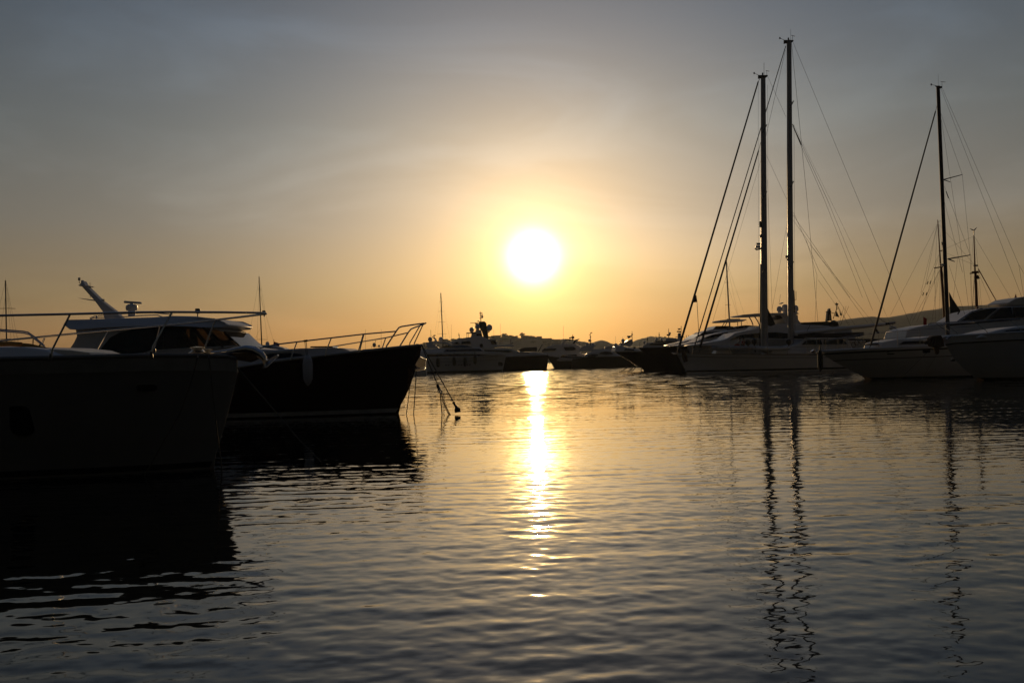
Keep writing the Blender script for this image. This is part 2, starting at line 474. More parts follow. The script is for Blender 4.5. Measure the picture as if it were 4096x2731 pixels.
# ------------------------------------------------------------------ the sea
def make_sea():
    rad = [0.0, 0.6, 1.4, 2.2, 3.0]
    while rad[-1] < 90: rad.append(rad[-1] * 1.0044 + 0.003)
    while rad[-1] < 3700: rad.append(rad[-1] * 1.16)
    rad = np.array(rad)
    th = np.concatenate([np.linspace(-R(36), R(36), 900), np.linspace(R(36), 2 * math.pi - R(36), 50)[1:-1]])
    nr, na = len(rad), len(th)
    Rr, Th = np.meshgrid(rad[1:], th, indexing='ij')
    X, Y = Rr * np.sin(Th), Rr * np.cos(Th)
    Zz = np.zeros_like(X)
    sp = np.gradient(rad)[1:][:, None]
    rng = np.random.default_rng(11)
    nw = 96
    for i in range(nw):
        lam = 0.10 * (15.0 ** (i / (nw - 1))) * rng.uniform(0.92, 1.08)
        k = 2 * math.pi / lam
        spread = R(15) if lam > 0.3 else R(36)
        d = rng.normal(R(96), spread)
        slope = 0.0038 * (1.2 if 0.17 < lam < 0.5 else (0.42 if lam > 0.8 else (0.75 if lam > 0.5 else 0.9)))
        a = slope / k
        fade = np.clip(lam / (2.6 * sp) - 0.55, 0, 1); fade = fade * fade * (3 - 2 * fade)
        fade = fade * np.clip((95 - Rr) / 30, 0, 1)
        ph = k * (X * math.cos(d) + Y * math.sin(d)) + rng.uniform(0, 6.283)
        Zz += a * fade * (np.sin(ph) + 0.12 * np.sin(2 * ph))
    gust = 1.0 + 0.22 * np.sin(0.21 * X + 0.55 * Y + 1.0) + 0.16 * np.sin(-0.33 * X + 0.83 * Y + 2.2) + 0.14 * np.sin(0.12 * X - 0.31 * Y + 4.0) + 0.10 * np.sin(0.9 * X + 1.3 * Y)
    Zz *= np.clip(gust, 0.45, 1.6)
    inner = np.clip((np.abs(Th) < R(37)), 0, 1)
    verts = np.empty((1 + (nr - 1) * na, 3)); verts[0] = 0
    verts[1:, 0] = X.ravel(); verts[1:, 1] = Y.ravel(); verts[1:, 2] = (Zz * inner).ravel()
    i = np.arange(nr - 2)[:, None]; j = np.arange(na)[None, :]; j2 = (j + 1) % na
    q = np.stack([1 + i * na + j, 1 + (i + 1) * na + j, 1 + (i + 1) * na + j2, 1 + i * na + j2], -1).reshape(-1, 4)
    q = q[:, ::-1]
    jj = np.arange(na); tri = np.stack([np.zeros(na, int), 1 + jj, 1 + (jj + 1) % na], -1)[:, ::-1]
    me = bpy.data.meshes.new("sea")
    me.vertices.add(len(verts)); me.vertices.foreach_set('co', verts.ravel())
    nl = q.size + tri.size
    me.loops.add(nl); me.loops.foreach_set('vertex_index', np.concatenate([q.ravel(), tri.ravel()]).astype(np.int32))
    npoly = len(q) + len(tri); me.polygons.add(npoly)
    ls = np.concatenate([np.arange(len(q)) * 4, len(q) * 4 + np.arange(len(tri)) * 3]).astype(np.int32)
    me.polygons.foreach_set('loop_start', ls)
    me.polygons.foreach_set('use_smooth', np.ones(npoly, bool))
    me.update(calc_edges=True); me.validate()
    o = bpy.data.objects.new("sea", me); col.objects.link(o); tag(o, kind='structure')
    mt = bpy.data.materials.new("sea_water"); mt.use_nodes = True; nt = mt.node_tree; nn, lk = nt.nodes, nt.links
    b = nn['Principled BSDF']
    b.inputs['Base Color'].default_value = (0.006, 0.008, 0.008, 1); b.inputs['Roughness'].default_value = 0.03
    b.inputs['IOR'].default_value = 1.36; b.inputs['Specular IOR Level'].default_value = 0.5
    t = nn.new('ShaderNodeTexCoord'); geo = nn.new('ShaderNodeNewGeometry')

    def M2(op, a, c):
        n_ = nn.new('ShaderNodeMath'); n_.operation = op
        for i_, q_ in enumerate((a, c)):
            if isinstance(q_, (int, float)): n_.inputs[i_].default_value = q_
            else: lk.new(q_, n_.inputs[i_])
        return n_.outputs[0]

    def slope(scale, sx, sy, detail):
        mp_ = N(nn, 'ShaderNodeMapping'); mp_.inputs['Scale'].default_value = (scale * sx, scale * sy, 1); mp_.inputs['Rotation'].default_value = (0, 0, R(5))
        lk.new(t.outputs['Object'], mp_.inputs[0])
        n_ = N(nn, 'ShaderNodeTexNoise', inp={'Scale': 1.0, 'Detail': detail, 'Roughness': 0.55}); n_.noise_dimensions = '2D'
        lk.new(mp_.outputs[0], n_.inputs['Vector'])
        v = nn.new('ShaderNodeVectorMath'); v.operation = 'SUBTRACT'; lk.new(n_.outputs['Color'], v.inputs[0]); v.inputs[1].default_value = (0.5, 0.5, 0.5)
        return v.outputs[0]

    def scaled(v, f):
        n_ = nn.new('ShaderNodeVectorMath'); n_.operation = 'MULTIPLY'; lk.new(v, n_.inputs[0])
        c_ = nn.new('ShaderNodeCombineXYZ')
        for i_, q_ in enumerate(f):
            if isinstance(q_, (int, float)): c_.inputs[i_].default_value = q_
            else: lk.new(q_, c_.inputs[i_])
        lk.new(c_.outputs[0], n_.inputs[1]); return n_.outputs[0]
    # breeze: patches of fine ripple, more of it out in the open basin
    ln = nn.new('ShaderNodeVectorMath'); ln.operation = 'LENGTH'; lk.new(t.outputs['Object'], ln.inputs[0])
    far = N(nn, 'ShaderNodeMapRange', inp={1: 18.0, 2: 110.0, 3: 0.0, 4: 1.0}); far.interpolation_type = 'SMOOTHSTEP'; lk.new(ln.outputs['Value'], far.inputs[0])
    pm = N(nn, 'ShaderNodeMapping'); pm.inputs['Scale'].default_value = (0.05, 0.16, 1); lk.new(t.outputs['Object'], pm.inputs[0])
    pn = N(nn, 'ShaderNodeTexNoise', inp={'Scale': 1.0, 'Detail': 3.0}); lk.new(pm.outputs[0], pn.inputs['Vector'])
    patch = N(nn, 'ShaderNodeMapRange', inp={1: 0.40, 2: 0.66, 3: 0.25, 4: 1.0}); lk.new(pn.outputs['Fac'], patch.inputs[0])
    f1 = M2('MULTIPLY', patch.outputs[0], M2('ADD', M2('MULTIPLY', far.outputs[0], 0.06), 0.13))
    f2 = M2('MULTIPLY', far.outputs[0], 0.42)
    fine = scaled(slope(9.0, 0.55, 1.0, 2.0), (f1, f1, 0.0))
    med = scaled(slope(1.1, 0.5, 1.0, 3.0), (M2('MULTIPLY', f2, 0.8), f2, 0.0))
    a1 = nn.new('ShaderNodeVectorMath'); a1.operation = 'ADD'; lk.new(fine, a1.inputs[0]); lk.new(med, a1.inputs[1])
    a2 = nn.new('ShaderNodeVectorMath'); a2.operation = 'ADD'; lk.new(a1.outputs[0], a2.inputs[0]); lk.new(geo.outputs['Normal'], a2.inputs[1])
    nz = nn.new('ShaderNodeVectorMath'); nz.operation = 'NORMALIZE'; lk.new(a2.outputs[0], nz.inputs[0])
    lk.new(nz.outputs[0], b.inputs['Normal'])
    me.materials.append(mt)


make_sea()

# ------------------------------------------------------------------ hills beyond the harbour
SCRUB = mat("scrub_hillside", (0.055, 0.050, 0.032), 0.95, var=0.5, scale=0.05)
FARHILL = mat("distant_hillside", (0.05, 0.048, 0.04), 0.95, var=0.3, scale=0.02)


def hill(name, ridge, D, depth, rough, material, seed, front=0.5):
    rng = random.Random(seed)
    dd = [ray(p[0], p[1] + (9 if name == 'town_hill' else 0)) for p in ridge]
    pts = [(CAM + r * (D / r.y)) for r in dd]
    xs = [(p.x, p.z) for p in pts]
    x0, x1 = xs[0][0], xs[-1][0]; n = 170; rows = [-front, -front * .75, -front * .5, -front * .25, -front * .1, 0.0, 0.2, 0.5, 0.8, 1.0]
    ph = [(rng.uniform(0, 6.28), rng.uniform(0.6, 1.5)) for _ in range(14)]
    b = MB()
    for rj, q in enumerate(rows):
        for i in range(n + 1):
            x = x0 + (x1 - x0) * i / n
            hz = lerp_poly(x, xs)
            nz = sum(math.sin(x * (2 ** (k * 0.55)) * 6.28 / (abs(x1 - x0) / 5) + p + q * 3 * a) * 0.7 ** k for k, (p, a) in enumerate(ph))
            f = max(0.0, 1 - (abs(q) / front if q < 0 else q) ** 1.6)
            z = hz * f + nz * rough * (0.4 + 0.6 * f) * (1 if f > 0 else 0)
            b.v.append((x * (1 + q * depth / D), D + q * depth, max(z, -0.5) if 0 < rj < len(rows) - 1 else -0.8))
    for j in range(len(rows) - 1):
        for i in range(n):
            a = j * (n + 1) + i
            b.f.append((a, a + 1, a + n + 2, a + n + 1))
    o = b.build(name, material); tag(o, kind='structure'); return xs


tridge = [(1150, 1440), (1400, 1412), (1560, 1392), Z4(0, 790), Z4(200, 740), Z4(480, 694), Z4(700, 682), Z4(1000, 660), Z4(1200, 648), Z4(1380, 636), Z4(1500, 634), Z4(1620, 626), Z4(1760, 645),
          Z4(1900, 646), Z4(2020, 660), Z4(2180, 685), Z4(2320, 705), (2262, 1390), (2330, 1425), (2480, 1445)]
TD = 1600.0
HK = TD / 520.0
txs = hill("town_hill", tridge, TD, 160 * HK, 0.5, SCRUB, 3)
hill("mountain_ridge", [(1950, 1440), (2130, 1378), (2243, 1357), (2262, 1354), (2299, 1357), (2343, 1366), (2376, 1373), (2415, 1364), (2453, 1372), (2520, 1384), (2650, 1392), (2850, 1405), (3000, 1425)], 1900.0, 420, 1.3, FARHILL, 5)
hill("far_mountain", [(2380, 1430), (2480, 1385), (2540, 1362), (2603, 1343), (2680, 1352), (2800, 1375), (3000, 1400), (3150, 1425)], 2900.0, 300, 1.6, FARHILL, 8)
hill("coastal_hill", [(2500, 1436), (2800, 1392), (3050, 1334), (3200, 1305), (3349, 1286), (3400, 1279), (3456, 1273), (3583, 1258), (3650, 1250), (3785, 1231), (3844, 1224), (3903, 1225), (4096, 1212), (4500, 1200), (4900, 1260)], 1750.0, 500, 1.4, SCRUB, 9)

HOUSE = mat("house_render", (0.30, 0.26, 0.21), 0.9, var=0.2, scale=0.3)
ROOF = mat("house_roof", (0.14, 0.07, 0.04), 0.9, var=0.2, scale=0.5)
LEAF = mat("tree_foliage", (0.045, 0.06, 0.022), 0.9, var=0.5, scale=0.6)
BARK = mat("tree_bark", (0.06, 0.045, 0.03), 0.95)


def house(x, q, w, d, hh, gable):
    z = lerp_poly(x, txs) * max(0, 1 - (abs(q) / 0.5) ** 1.6) if q < 0 else lerp_poly(x, txs)
    root = bpy.data.objects.new("hillside_house", None); col.objects.link(root)
    root.location = (x * (1 + q * 160 * HK / TD), TD + q * 160 * HK, z - 0.8)
    tag(root, 'small flat roofed house among the trees of the hazy hill' if not gable else 'small pitched roof house among the trees of the hazy hill', 'house',
        'flat roofed houses on the hill' if not gable else 'pitched roof houses on the hill')
    b = MB(); b.box(-w / 2, w / 2, -d / 2, d / 2, 0, hh); b.build('wall', HOUSE, root)
    b = MB()
    if gable:
        b.add([(-w / 2 - .2, -d / 2 - .2, hh), (w / 2 + .2, -d / 2 - .2, hh), (w / 2 + .2, d / 2 + .2, hh), (-w / 2 - .2, d / 2 + .2, hh), (-w / 2, 0, hh + d * .28), (w / 2, 0, hh + d * .28)],
              [(0, 1, 5, 4), (2, 3, 4, 5), (1, 2, 5), (3, 0, 4), (3, 2, 1, 0)])
    else:
        b.box(-w / 2 - .15, w / 2 + .15, -d / 2 - .15, d / 2 + .15, hh, hh + 0.35)
    b.build('roof', ROOF if gable else HOUSE, root)
    b = MB(); b.box(-w * .32, -w * .12, -d / 2 - .03, -d / 2 + .1, hh * .35, hh * .7); b.build('window', GLASS, root)
    b = MB(); b.box(w * .12, w * .32, -d / 2 - .03, -d / 2 + .1, hh * .35, hh * .7); b.build('window', GLASS, root)


hr = random.Random(21)
for i in range(44):
    u = hr.random(); x = txs[4][0] + (txs[-3][0] - txs[4][0]) * u
    q = -hr.choice([0.0, 0.02, 0.05, 0.1, 0.16, 0.22])
    house(x, q, hr.uniform(6.0, 12.0), hr.uniform(7, 10), hr.uniform(1.8, 3.2) + (0.6 if q < -.04 else 0), hr.random() < 0.45)
xe = CAM.x + ray(2228, 1357).x * TD / ray(2228, 1357).y
house(xe - 2, -0.02, 14, 10, 4.0, False)


def tree(x, q, hgt, wid, label, group=None, spiky=False, D=None, seed=0):
    rng = random.Random(seed)
    z = lerp_poly(x, txs) * (max(0, 1 - (abs(q) / 0.5) ** 1.6))
    root = bpy.data.objects.new("hill_tree", None); col.objects.link(root)
    root.location = (x * (1 + q * 160 * HK / TD), TD + q * 160 * HK, z - 0.6); tag(root, label, 'tree', group)
    b = MB(); b.tube([(0, 0, 0), (0.1, 0, hgt * .35), (0.0, 0.1, hgt * .8)], [wid * .06, wid * .045, wid * .015], 6); b.build('trunk', BARK, root)
    b = MB()
    for _ in range(240):
        a = rng.uniform(0, 6.28); e = rng.uniform(-1, 1); rr = rng.random() ** 0.45
        lob = 1 + 0.35 * math.sin(a * 3 + seed) + 0.2 * math.sin(a * 5 + e * 4 + seed * 2)
        c = Vector((math.cos(a) * rr * wid * .5 * lob * math.sqrt(1 - e * e * .8), math.sin(a) * rr * wid * .5 * math.sqrt(1 - e * e * .8), hgt * (0.62 + 0.36 * e * rr)))
        s_ = wid * rng.uniform(0.05, 0.11)
        n1 = Vector((rng.uniform(-1, 1), rng.uniform(-1, 1), rng.uniform(-1, 1))).normalized(); n2 = n1.orthogonal().normalized()
        b.add([c + n1 * s_, c + n2 * s_, c - n1 * s_, c - n2 * s_ * .8], [(0, 1, 2, 3)])
    b.build('crown', LEAF, root, smooth=False)


def hx(px):
    r_ = ray(px, 1345); return CAM.x + r_.x * TD / r_.y


tree(hx(2016), 0.0, 8.0, 8.5, 'tall round tree breaking the left part of the ridge line', seed=1)
tree(hx(2089), 0.0, 9.5, 8.5, 'ragged tall tree standing up from the middle of the ridge', seed=2)
for i in range(46):
    tree(txs[3][0] + (txs[-3][0] - txs[3][0]) * hr.random(), -hr.choice([0, 0, 0.02, 0.05, 0.09, 0.15, 0.2]), hr.uniform(3.0, 5.0), hr.uniform(5.0, 9.0),
         'low bushy tree among the houses of the hazy hill', 'bushy trees on the hill', seed=10 + i)


# ------------------------------------------------------------------ 1: grey bow in the left foreground
def left_boat():
    b = Boat('motor_yacht', 'big grey bow filling the left foreground with steel rail and shiny anchor', 'boat', 834, 17.2, -6)
    sh = [(0, 1438), (300, 1432), (587, 1424), (800, 1424), (900, 1428), (948, 1436)]
    b.hull(sh, [(838, 1893), (872, 1797), (915, 1640), (940, 1540), (953, 1480), (948, 1436)], 8.0, 2.1, GREY, tw=0.9, deck=CREAM, cap=GREY, cap_r=0.035, fine=1.35, flare=0.2)
    b.band('rubbing_strake', STRAKE, 0.875, 0.985, 0.022, frac=True)
    b.band('waterline_stripe', BLACK, 0.03, 0.13, 0.012)
    b.band('spray_knuckle', GREY, 0.28, 0.30, 0.03, frac=True)
    b.port('portlight', GLASS, (81, 1683), 80, 112, round_=0.35)
    b.port('hawse_pipe', BLACK, (599, 1550), 58, 25, round_=0.5)
    b.port('drain_fitting', BLACK, (778, 1776), 9, 9)
    # coachroof with its hatch
    co = b.prism('coachroof', WHITE, [(-300, 1440), (-300, 1376), (0, 1388), (100, 1387), (195, 1398), (262, 1424), (262, 1440)], 1.2, yc=0.3, tap=0.12, bevel=0.07)
    b.prism('deck_hatch', CREAM, [(200, 1402), (204, 1396), (290, 1400), (366, 1410), (373, 1418), (373, 1424), (200, 1424)], 0.5, yc=-0.2, bevel=0.03)
    # stainless pulpit: near rail, tip, far rail
    nr = -1.55
    top = [(-60, 1264, -1.9), (0, 1262, -1.9), (281, 1256, -1.75), (560, 1249, -1.5), (688, 1248, -1.3), (900, 1249, -0.75), (1040, 1251, -0.22), (1060, 1253, -0.08), (1064, 1255, 0.0),
           (1056, 1256, 0.12), (960, 1268, 0.5), (856, 1280, 0.9), (700, 1298, 1.3), (550, 1311, 1.6), (300, 1334, 1.85), (0, 1363, 2.0), (-60, 1370, 2.0)]
    b.tube('pulpit_rail', STEEL, top, 0.019, 10)
    for pts in ([(281, 1256, -1.75), (208, 1400, -1.8), (203, 1437, -1.8)], [(688, 1249, -1.3), (612, 1385, -1.5), (606, 1428, -1.5)],
                [(860, 1281, 0.9), (817, 1396, 0.85), (815, 1420, 0.85)], [(640, 1303, 1.4), (617, 1402, 1.5)], [(432, 1325, 1.75), (380, 1418, 1.8)], [(178, 1352, 1.95), (160, 1395, 1.95)]):
        p = b.tube('rail_post', STEEL, pts, 0.016, 8)
        e = b.P((pts[-1][0], pts[-1][1]), pts[-1][2]); f = MB(); f.lathe([(0.030, -0.03), (0.030, 0.005), (0.022, 0.06), (0.017, 0.09)], e, 10); f.build('post_foot', BLACK, p)
    b.tube('grab_rail', STEEL, [(-40, 1314, 0.3), (0, 1318, 0.3), (90, 1325, 0.3), (112, 1329, 0.3), (135, 1345, 0.3), (178, 1383, 0.3)], 0.014)
    b.tube('grab_rail', STEEL, [(-40, 1321, 0.7), (0, 1324, 0.7), (95, 1332, 0.7), (118, 1338, 0.7), (140, 1357, 0.7), (184, 1392, 0.7)], 0.012)
    b.tube('rail_post', STEEL, [(133, 1343, 0.3), (132, 1378, 0.3)], 0.011)
    lg = b.block('bow_light', BLACK, (1050, 1242), (1062, 1253), 0.03, 0.0); b.tube('lamp_bracket', STEEL, [(1060, 1250, 0), (1056, 1266, 0)], 0.012, parent=lg)
    # windlass and bow roller with plough anchor
    w = MB(); c = b.P((790, 1410), -0.35)
    w.lathe([(0.15, -0.07), (0.15, 0.0), (0.11, 0.02), (0.09, 0.05), (0.12, 0.075), (0.12, 0.09), (0.02, 0.1)], c, 20); wo_ = w.build('windlass', STEEL, b.e)
    w = MB(); w.lathe([(0.05, 0), (0.05, 0.10), (0.07, 0.105), (0.07, 0.12), (0.01, 0.125)], (c.x + 0.18, c.y, c.z - 0.07), 14); w.build('capstan', STEEL, wo_)
    w = MB(); w.tube([b.P(p, 0) for p in ((843, 1413), (900, 1408), (950, 1400), (985, 1394), (1015, 1399), (1044, 1416), (1060, 1437))], [0.03, 0.04, 0.055, 0.065, 0.068, 0.06, 0.045], 14); w.build('bow_roller', STEEL, b.e)
    b.prism('roller_cheek', NAVY, [(880, 1418), (940, 1410), (990, 1402), (1026, 1416), (1036, 1434), (1000, 1448), (950, 1440), (900, 1430)], 0.05, yc=0.02, bevel=0.01)
    an = b.prism('anchor', STEEL, [(930, 1420), (1000, 1410), (1046, 1440), (1060, 1470), (1072, 1462), (1112, 1421), (1108, 1418), (1068, 1440), (1040, 1415), (1000, 1400), (930, 1410)], 0.03, bevel=0.006)
    f = MB(); A, B_, C_ = b.P((1112, 1420), 0), b.P((1052, 1474), -0.16), b.P((1052, 1474), 0.16); D_ = b.P((1064, 1442), 0)
    f.add([A, B_, C_, D_], [(0, 1, 3), (0, 3, 2), (0, 2, 1), (1, 2, 3)]); f.build('fluke', STEEL, an, bevel=0.006)
    # bolster on the sun bed
    q = MB(); q.tube([b.P(p, -0.35) for p in ((-60, 1376), (0, 1376), (45, 1375), (86, 1378))], [0.04, 0.042, 0.042, 0.04], 12)
    cu = q.build('bolster_cushion', OCHRE); cu.location = b.O; cu.rotation_euler = (0, 0, b.h); tag(cu, 'ochre bolster cushion lying at the edge of the photo on the grey boat', 'cushion', 'ochre bolsters on the sun bed')
    q = MB(); q.tube([b.P(p, -0.35) for p in ((92, 1380), (120, 1383), (160, 1391), (196, 1398))], [0.036, 0.038, 0.034, 0.022], 12)
    cu = q.build('bolster_cushion', OCHRE); cu.location = b.O; cu.rotation_euler = (0, 0, b.h); tag(cu, 'tapered ochre bolster cushion beside the first steel rail post', 'cushion', 'ochre bolsters on the sun bed')
    return b


LB = left_boat()
wp = LB.W
free_line('mooring_line', 'slack rope falling across the grey hull from its windlass to the water', 'rope',
          [wp((795, 1412), -0.4), wp((790, 1430), -1.05), wp((763, 1530), -1.1), wp((720, 1650), -1.1), wp((650, 1770), -1.05), wp((587, 1886), -1.0), wp((570, 1915), -1.0)], 0.013)
free_line('mooring_line', 'steep rope beside the stem of the grey bow dropping into the water', 'rope',
          [wp((830, 1410), -0.3), wp((836, 1432), -0.62), wp((851, 1570), -0.6), wp((870, 1740), -0.58), wp((886, 1860), -0.56), wp((893, 1985), -0.56)], 0.012)
free_line('mooring_line', 'long taut rope running out from the grey stem in front of the dark hull', 'rope',
          [wp((950, 1470), 0.0), LB.W((1080, 1620), -0.4), LB.W((1200, 1762), -0.8), LB.W((1283, 1846), -1.2)], 0.011)


# ------------------------------------------------------------------ 2: dark hulled motor yacht behind it
def dark_boat():
    b = Boat('motor_yacht', 'dark hulled motor yacht with white wheelhouse, raked mast and long bow rail', 'boat', 1578, 35.2, -4)
    sh = [Z2(-1500, 1500), (600, 1512), (900, 1482), (1100, 1451), (1164, 1441), (1304, 1425), (1438, 1410), (1597, 1391), (1687, 1381)]
    b.hull(sh, [(1578, 1658), (1610, 1610), (1639, 1550), (1661, 1480), (1679, 1429), (1687, 1381)], 3.5, 2.35, NAVY, tw=0.9, deck=WHITE, cap=LTGREY, cap_r=0.045, deck_drop=0.06, fine=1.2)
    b.band('boot_stripe', BOOT, 0.05, 0.19, 0.012)
    # wheelhouse: white sides, then glass, then the overhanging roof
    wh = b.prism('wheelhouse', WHITE, [(283, 1480), (283, 1399), (300, 1370), (310, 1345), (303, 1318), (320, 1300), (600, 1292), (760, 1292), (860, 1312, .86), (888, 1322, .82), (878, 1327, .84), (860, 1320, .88), (760, 1304), (640, 1305),
                                       (612, 1306), (560, 1312), (520, 1319), (480, 1330), (445, 1350), (415, 1390), (392, 1420), (550, 1416), (580, 1413), (600, 1404), (700, 1395), (900, 1387, .83), (940, 1384, .76), (952, 1387, .72), (958, 1480, .72)], 1.7, tap=0.16, bevel=0.015)
    zz = (b.P((283, 1480), -1.45).z, b.P((600, 1292), -1.45).z)
    b.pane('side_window', TINT, [(392, 1420), (415, 1390), (445, 1350), (480, 1330), (520, 1319), (560, 1312), (612, 1306), (636, 1305), (640, 1398), (600, 1404), (580, 1413), (550, 1415)], 1.7, tap=0.16, out=0.01, z01=zz, parent=wh)
    b.pane('side_window', TINT, [(646, 1305), (760, 1304), (860, 1320, .88), (878, 1326, .86), (936, 1382, .77), (900, 1387, .83), (700, 1394), (646, 1398)], 1.7, tap=0.16, out=0.01, z01=zz, parent=wh)
    for xa in (700, 760, 806):
        b.pane('window_pillar', BLACK, [(xa, 1306), (xa + 16, 1308), (xa + 92, 1390, .93), (xa + 70, 1392, .93)], 1.7, tap=0.16, out=0.03, thick=0.05, z01=zz, parent=wh)
    b.pane('window_pillar', BLACK, [(626, 1305), (654, 1305), (660, 1397), (626, 1402)], 1.7, tap=0.16, out=0.03, thick=0.05, z01=zz, parent=wh)
    b.prism('saloon_bulkhead', BLACK, [(522, 1420), (522, 1318), (640, 1306), (662, 1396), (600, 1420)], 1.25, bevel=0.02, parent=wh)
    b.prism('helm_console', BLACK, [(820, 1396), (826, 1364), (852, 1356), (905, 1372), (915, 1392)], 0.9, bevel=0.03, parent=wh)
    b.prism('helm_seat', CANVAS, [(690, 1400), (692, 1352), (704, 1340), (716, 1352), (720, 1374), (752, 1378), (752, 1400)], 0.35, yc=0.5, bevel=0.04, parent=wh)
    b.prism('saloon_sofa', CANVAS, [(400, 1440), (404, 1392), (430, 1388), (440, 1402), (520, 1404), (520, 1440)], 1.1, bevel=0.04, parent=wh)
    b.tube('window_moulding', CREAM, [(392, 1421, -1.72), (500, 1418, -1.74), (575, 1414, -1.74), (604, 1404, -1.74), (700, 1397, -1.72), (850, 1389, -1.6), (945, 1384, -1.3)], 0.022, 6, parent=wh)
    b.prism('windscreen', TINT, [(886, 1325, .83), (890, 1324, .82), (955, 1384, .72), (950, 1386, .73)], 1.7, tap=0.10, out=-0.01, bevel=0.0, parent=wh)
    b.tube('wiper', BLACK, [(905, 1338, -0.6), (938, 1356, -0.75), (962, 1384, -0.7)], 0.012, 6, parent=wh)
    b.tube('wiper', BLACK, [(938, 1355, 0.2), (945, 1352, 0.2), (972, 1384, 0.2)], 0.014, 6, parent=wh)
    rf = b.prism('roof', WHITE, [(233, 1297, .8), (245, 1288, .9), (268, 1281), (400, 1274), (600, 1268), (677, 1262), (774, 1264), (851, 1276, .92), (890, 1290, .8), (904, 1299, .7), (884, 1308, .78), (840, 1310, .9), (760, 1305), (600, 1305), (420, 1312), (330, 1320), (290, 1318), (262, 1307, .92)], 1.85, tap=0.25, bevel=0.05)
    b.tube('roof_rail', STEEL, [(360, 1277, -1.2), (375, 1271, -1.2), (480, 1268, -1.2), (560, 1262, -1.2), (630, 1260, -1.2), (650, 1268, -1.2)], 0.018, 8, parent=rf)
    b.tube('roof_rail', STEEL, [(360, 1272, 1.2), (380, 1264, 1.2), (480, 1256, 1.2), (600, 1250, 1.2), (690, 1258, 1.2)], 0.018, 8, parent=rf)
    b.tube('vent_cowl', WHITE, [(387, 1262, -0.6), (387, 1275, -0.6)], 0.035, 8, parent=rf)
    sl = b.block('searchlight', BLACK, (783, 1234), (800, 1254), 0.09, 0.0, bevel=0.03, parent=rf); b.tube('searchlight_post', BLACK, [(791, 1252, 0), (790, 1266, 0)], 0.02, 8, parent=rf)
    # raked mast
    ms = b.prism('mast', WHITE, [(418, 1276), (411, 1246), (378, 1202), (327, 1145), (322, 1133), (330, 1122), (341, 1140), (404, 1202), (462, 1246), (490, 1276)], 0.16, bevel=0.03)
    b.prism('crosstree', WHITE, [(309, 1191), (377, 1199), (383, 1205), (340, 1198)], 0.1, bevel=0.01, parent=ms)
    b.prism('crosstree', WHITE, [(314, 1141), (322, 1138), (344, 1141), (340, 1145), (322, 1145)], 0.35, bevel=0.01, parent=ms)
    for (x, y, r) in ((317, 1116, 5.0), (330, 1128, 6.0), (412, 1203, 6.0)):
        q = MB(); c = b.P((x, y), 0); rr = r * b.k; q.lathe([(rr * .7, -rr * 1.2), (rr, -rr), (rr, rr * .8), (rr * 1.1, rr), (rr * .3, rr * 1.25)], c, 12); q.build('navigation_light', LENS, ms)
    b.tube('light_stalk', BLACK, [(317, 1122, 0), (317, 1130, 0), (323, 1137, 0)], 0.012, 6, parent=ms)
    b.line('whip_antenna', (361, 1192), (360, 1130), 0.009, material=BLACK, parent=ms)
    b.prism('horn', BLACK, [(394, 1202), (405, 1200), (406, 1215), (400, 1217)], 0.06, bevel=0.01, parent=ms)
    # open array radar
    q = MB(); c = b.P((527, 1232), 0)
    q.lathe([(0.13, -0.30), (0.13, -0.10), (0.19, -0.08), (0.21, 0.0), (0.2, 0.08), (0.13, 0.13), (0.06, 0.14), (0.06, 0.2)], c, 16); rd = q.build('radar', WHITE, b.e)
    b.prism('radar_scanner', WHITE, [(495, 1204), (498, 1203), (560, 1207), (565, 1212), (563, 1216), (495, 1212)], 0.05, bevel=0.02, parent=rd)
    # trunk cabin on the foredeck
    tr = b.prism('trunk_cabin', WHITE, [(930, 1490), (930, 1394), (960, 1385), (1050, 1397), (1100, 1399), (1200, 1393), (1323, 1390), (1365, 1392, .94), (1388, 1400, .8), (1408, 1415, .62), (1412, 1440, .6)], 1.35, tap=0.15, bevel=0.07)
    b.prism('trunk_window', GLASS, [(1060, 1436), (1065, 1418), (1100, 1413), (1160, 1411), (1205, 1415), (1224, 1424), (1226, 1430)], 1.35, tap=0.06, out=0.03, bevel=0.0, parent=tr)
    b.prism('trunk_window', GLASS, [(965, 1420), (970, 1412), (1030, 1405), (1045, 1408), (1046, 1430), (970, 1440)], 1.35, tap=0.06, out=0.03, bevel=0.0, parent=tr)
    b.prism('skylight_hatch', GLASS, [(1240, 1390), (1245, 1385), (1330, 1384), (1335, 1390)], 0.4, bevel=0.01, parent=tr)
    # pulpit and side rails
    n, f = -1.0, 1.0
    b.tube('side_rail', STEEL, [(1040, 1392, -2.0), (1100, 1378, -2.0), (1224, 1363, -1.9), (1457, 1336, -1.35), (1585, 1325, -0.8)], 0.024, 8)
    b.tube('side_rail', STEEL, [(1250, 1397, 1.9), (1330, 1386, 1.8), (1543, 1351, 1.0), (1629, 1331, 0.55)], 0.022, 8)
    b.tube('pulpit_rail', STEEL, [(1545, 1394, -0.95), (1546, 1384, -0.95), (1588, 1320, -0.8), (1596, 1310, -0.75), (1606, 1306, -0.72), (1650, 1299, -0.4), (1694, 1293, -0.08), (1703, 1292, 0.0),
                                 (1694, 1297, 0.08), (1660, 1309, 0.3), (1644, 1316, 0.45), (1634, 1328, 0.5), (1597, 1388, 0.7), (1596, 1392, 0.7)], 0.026, 10)
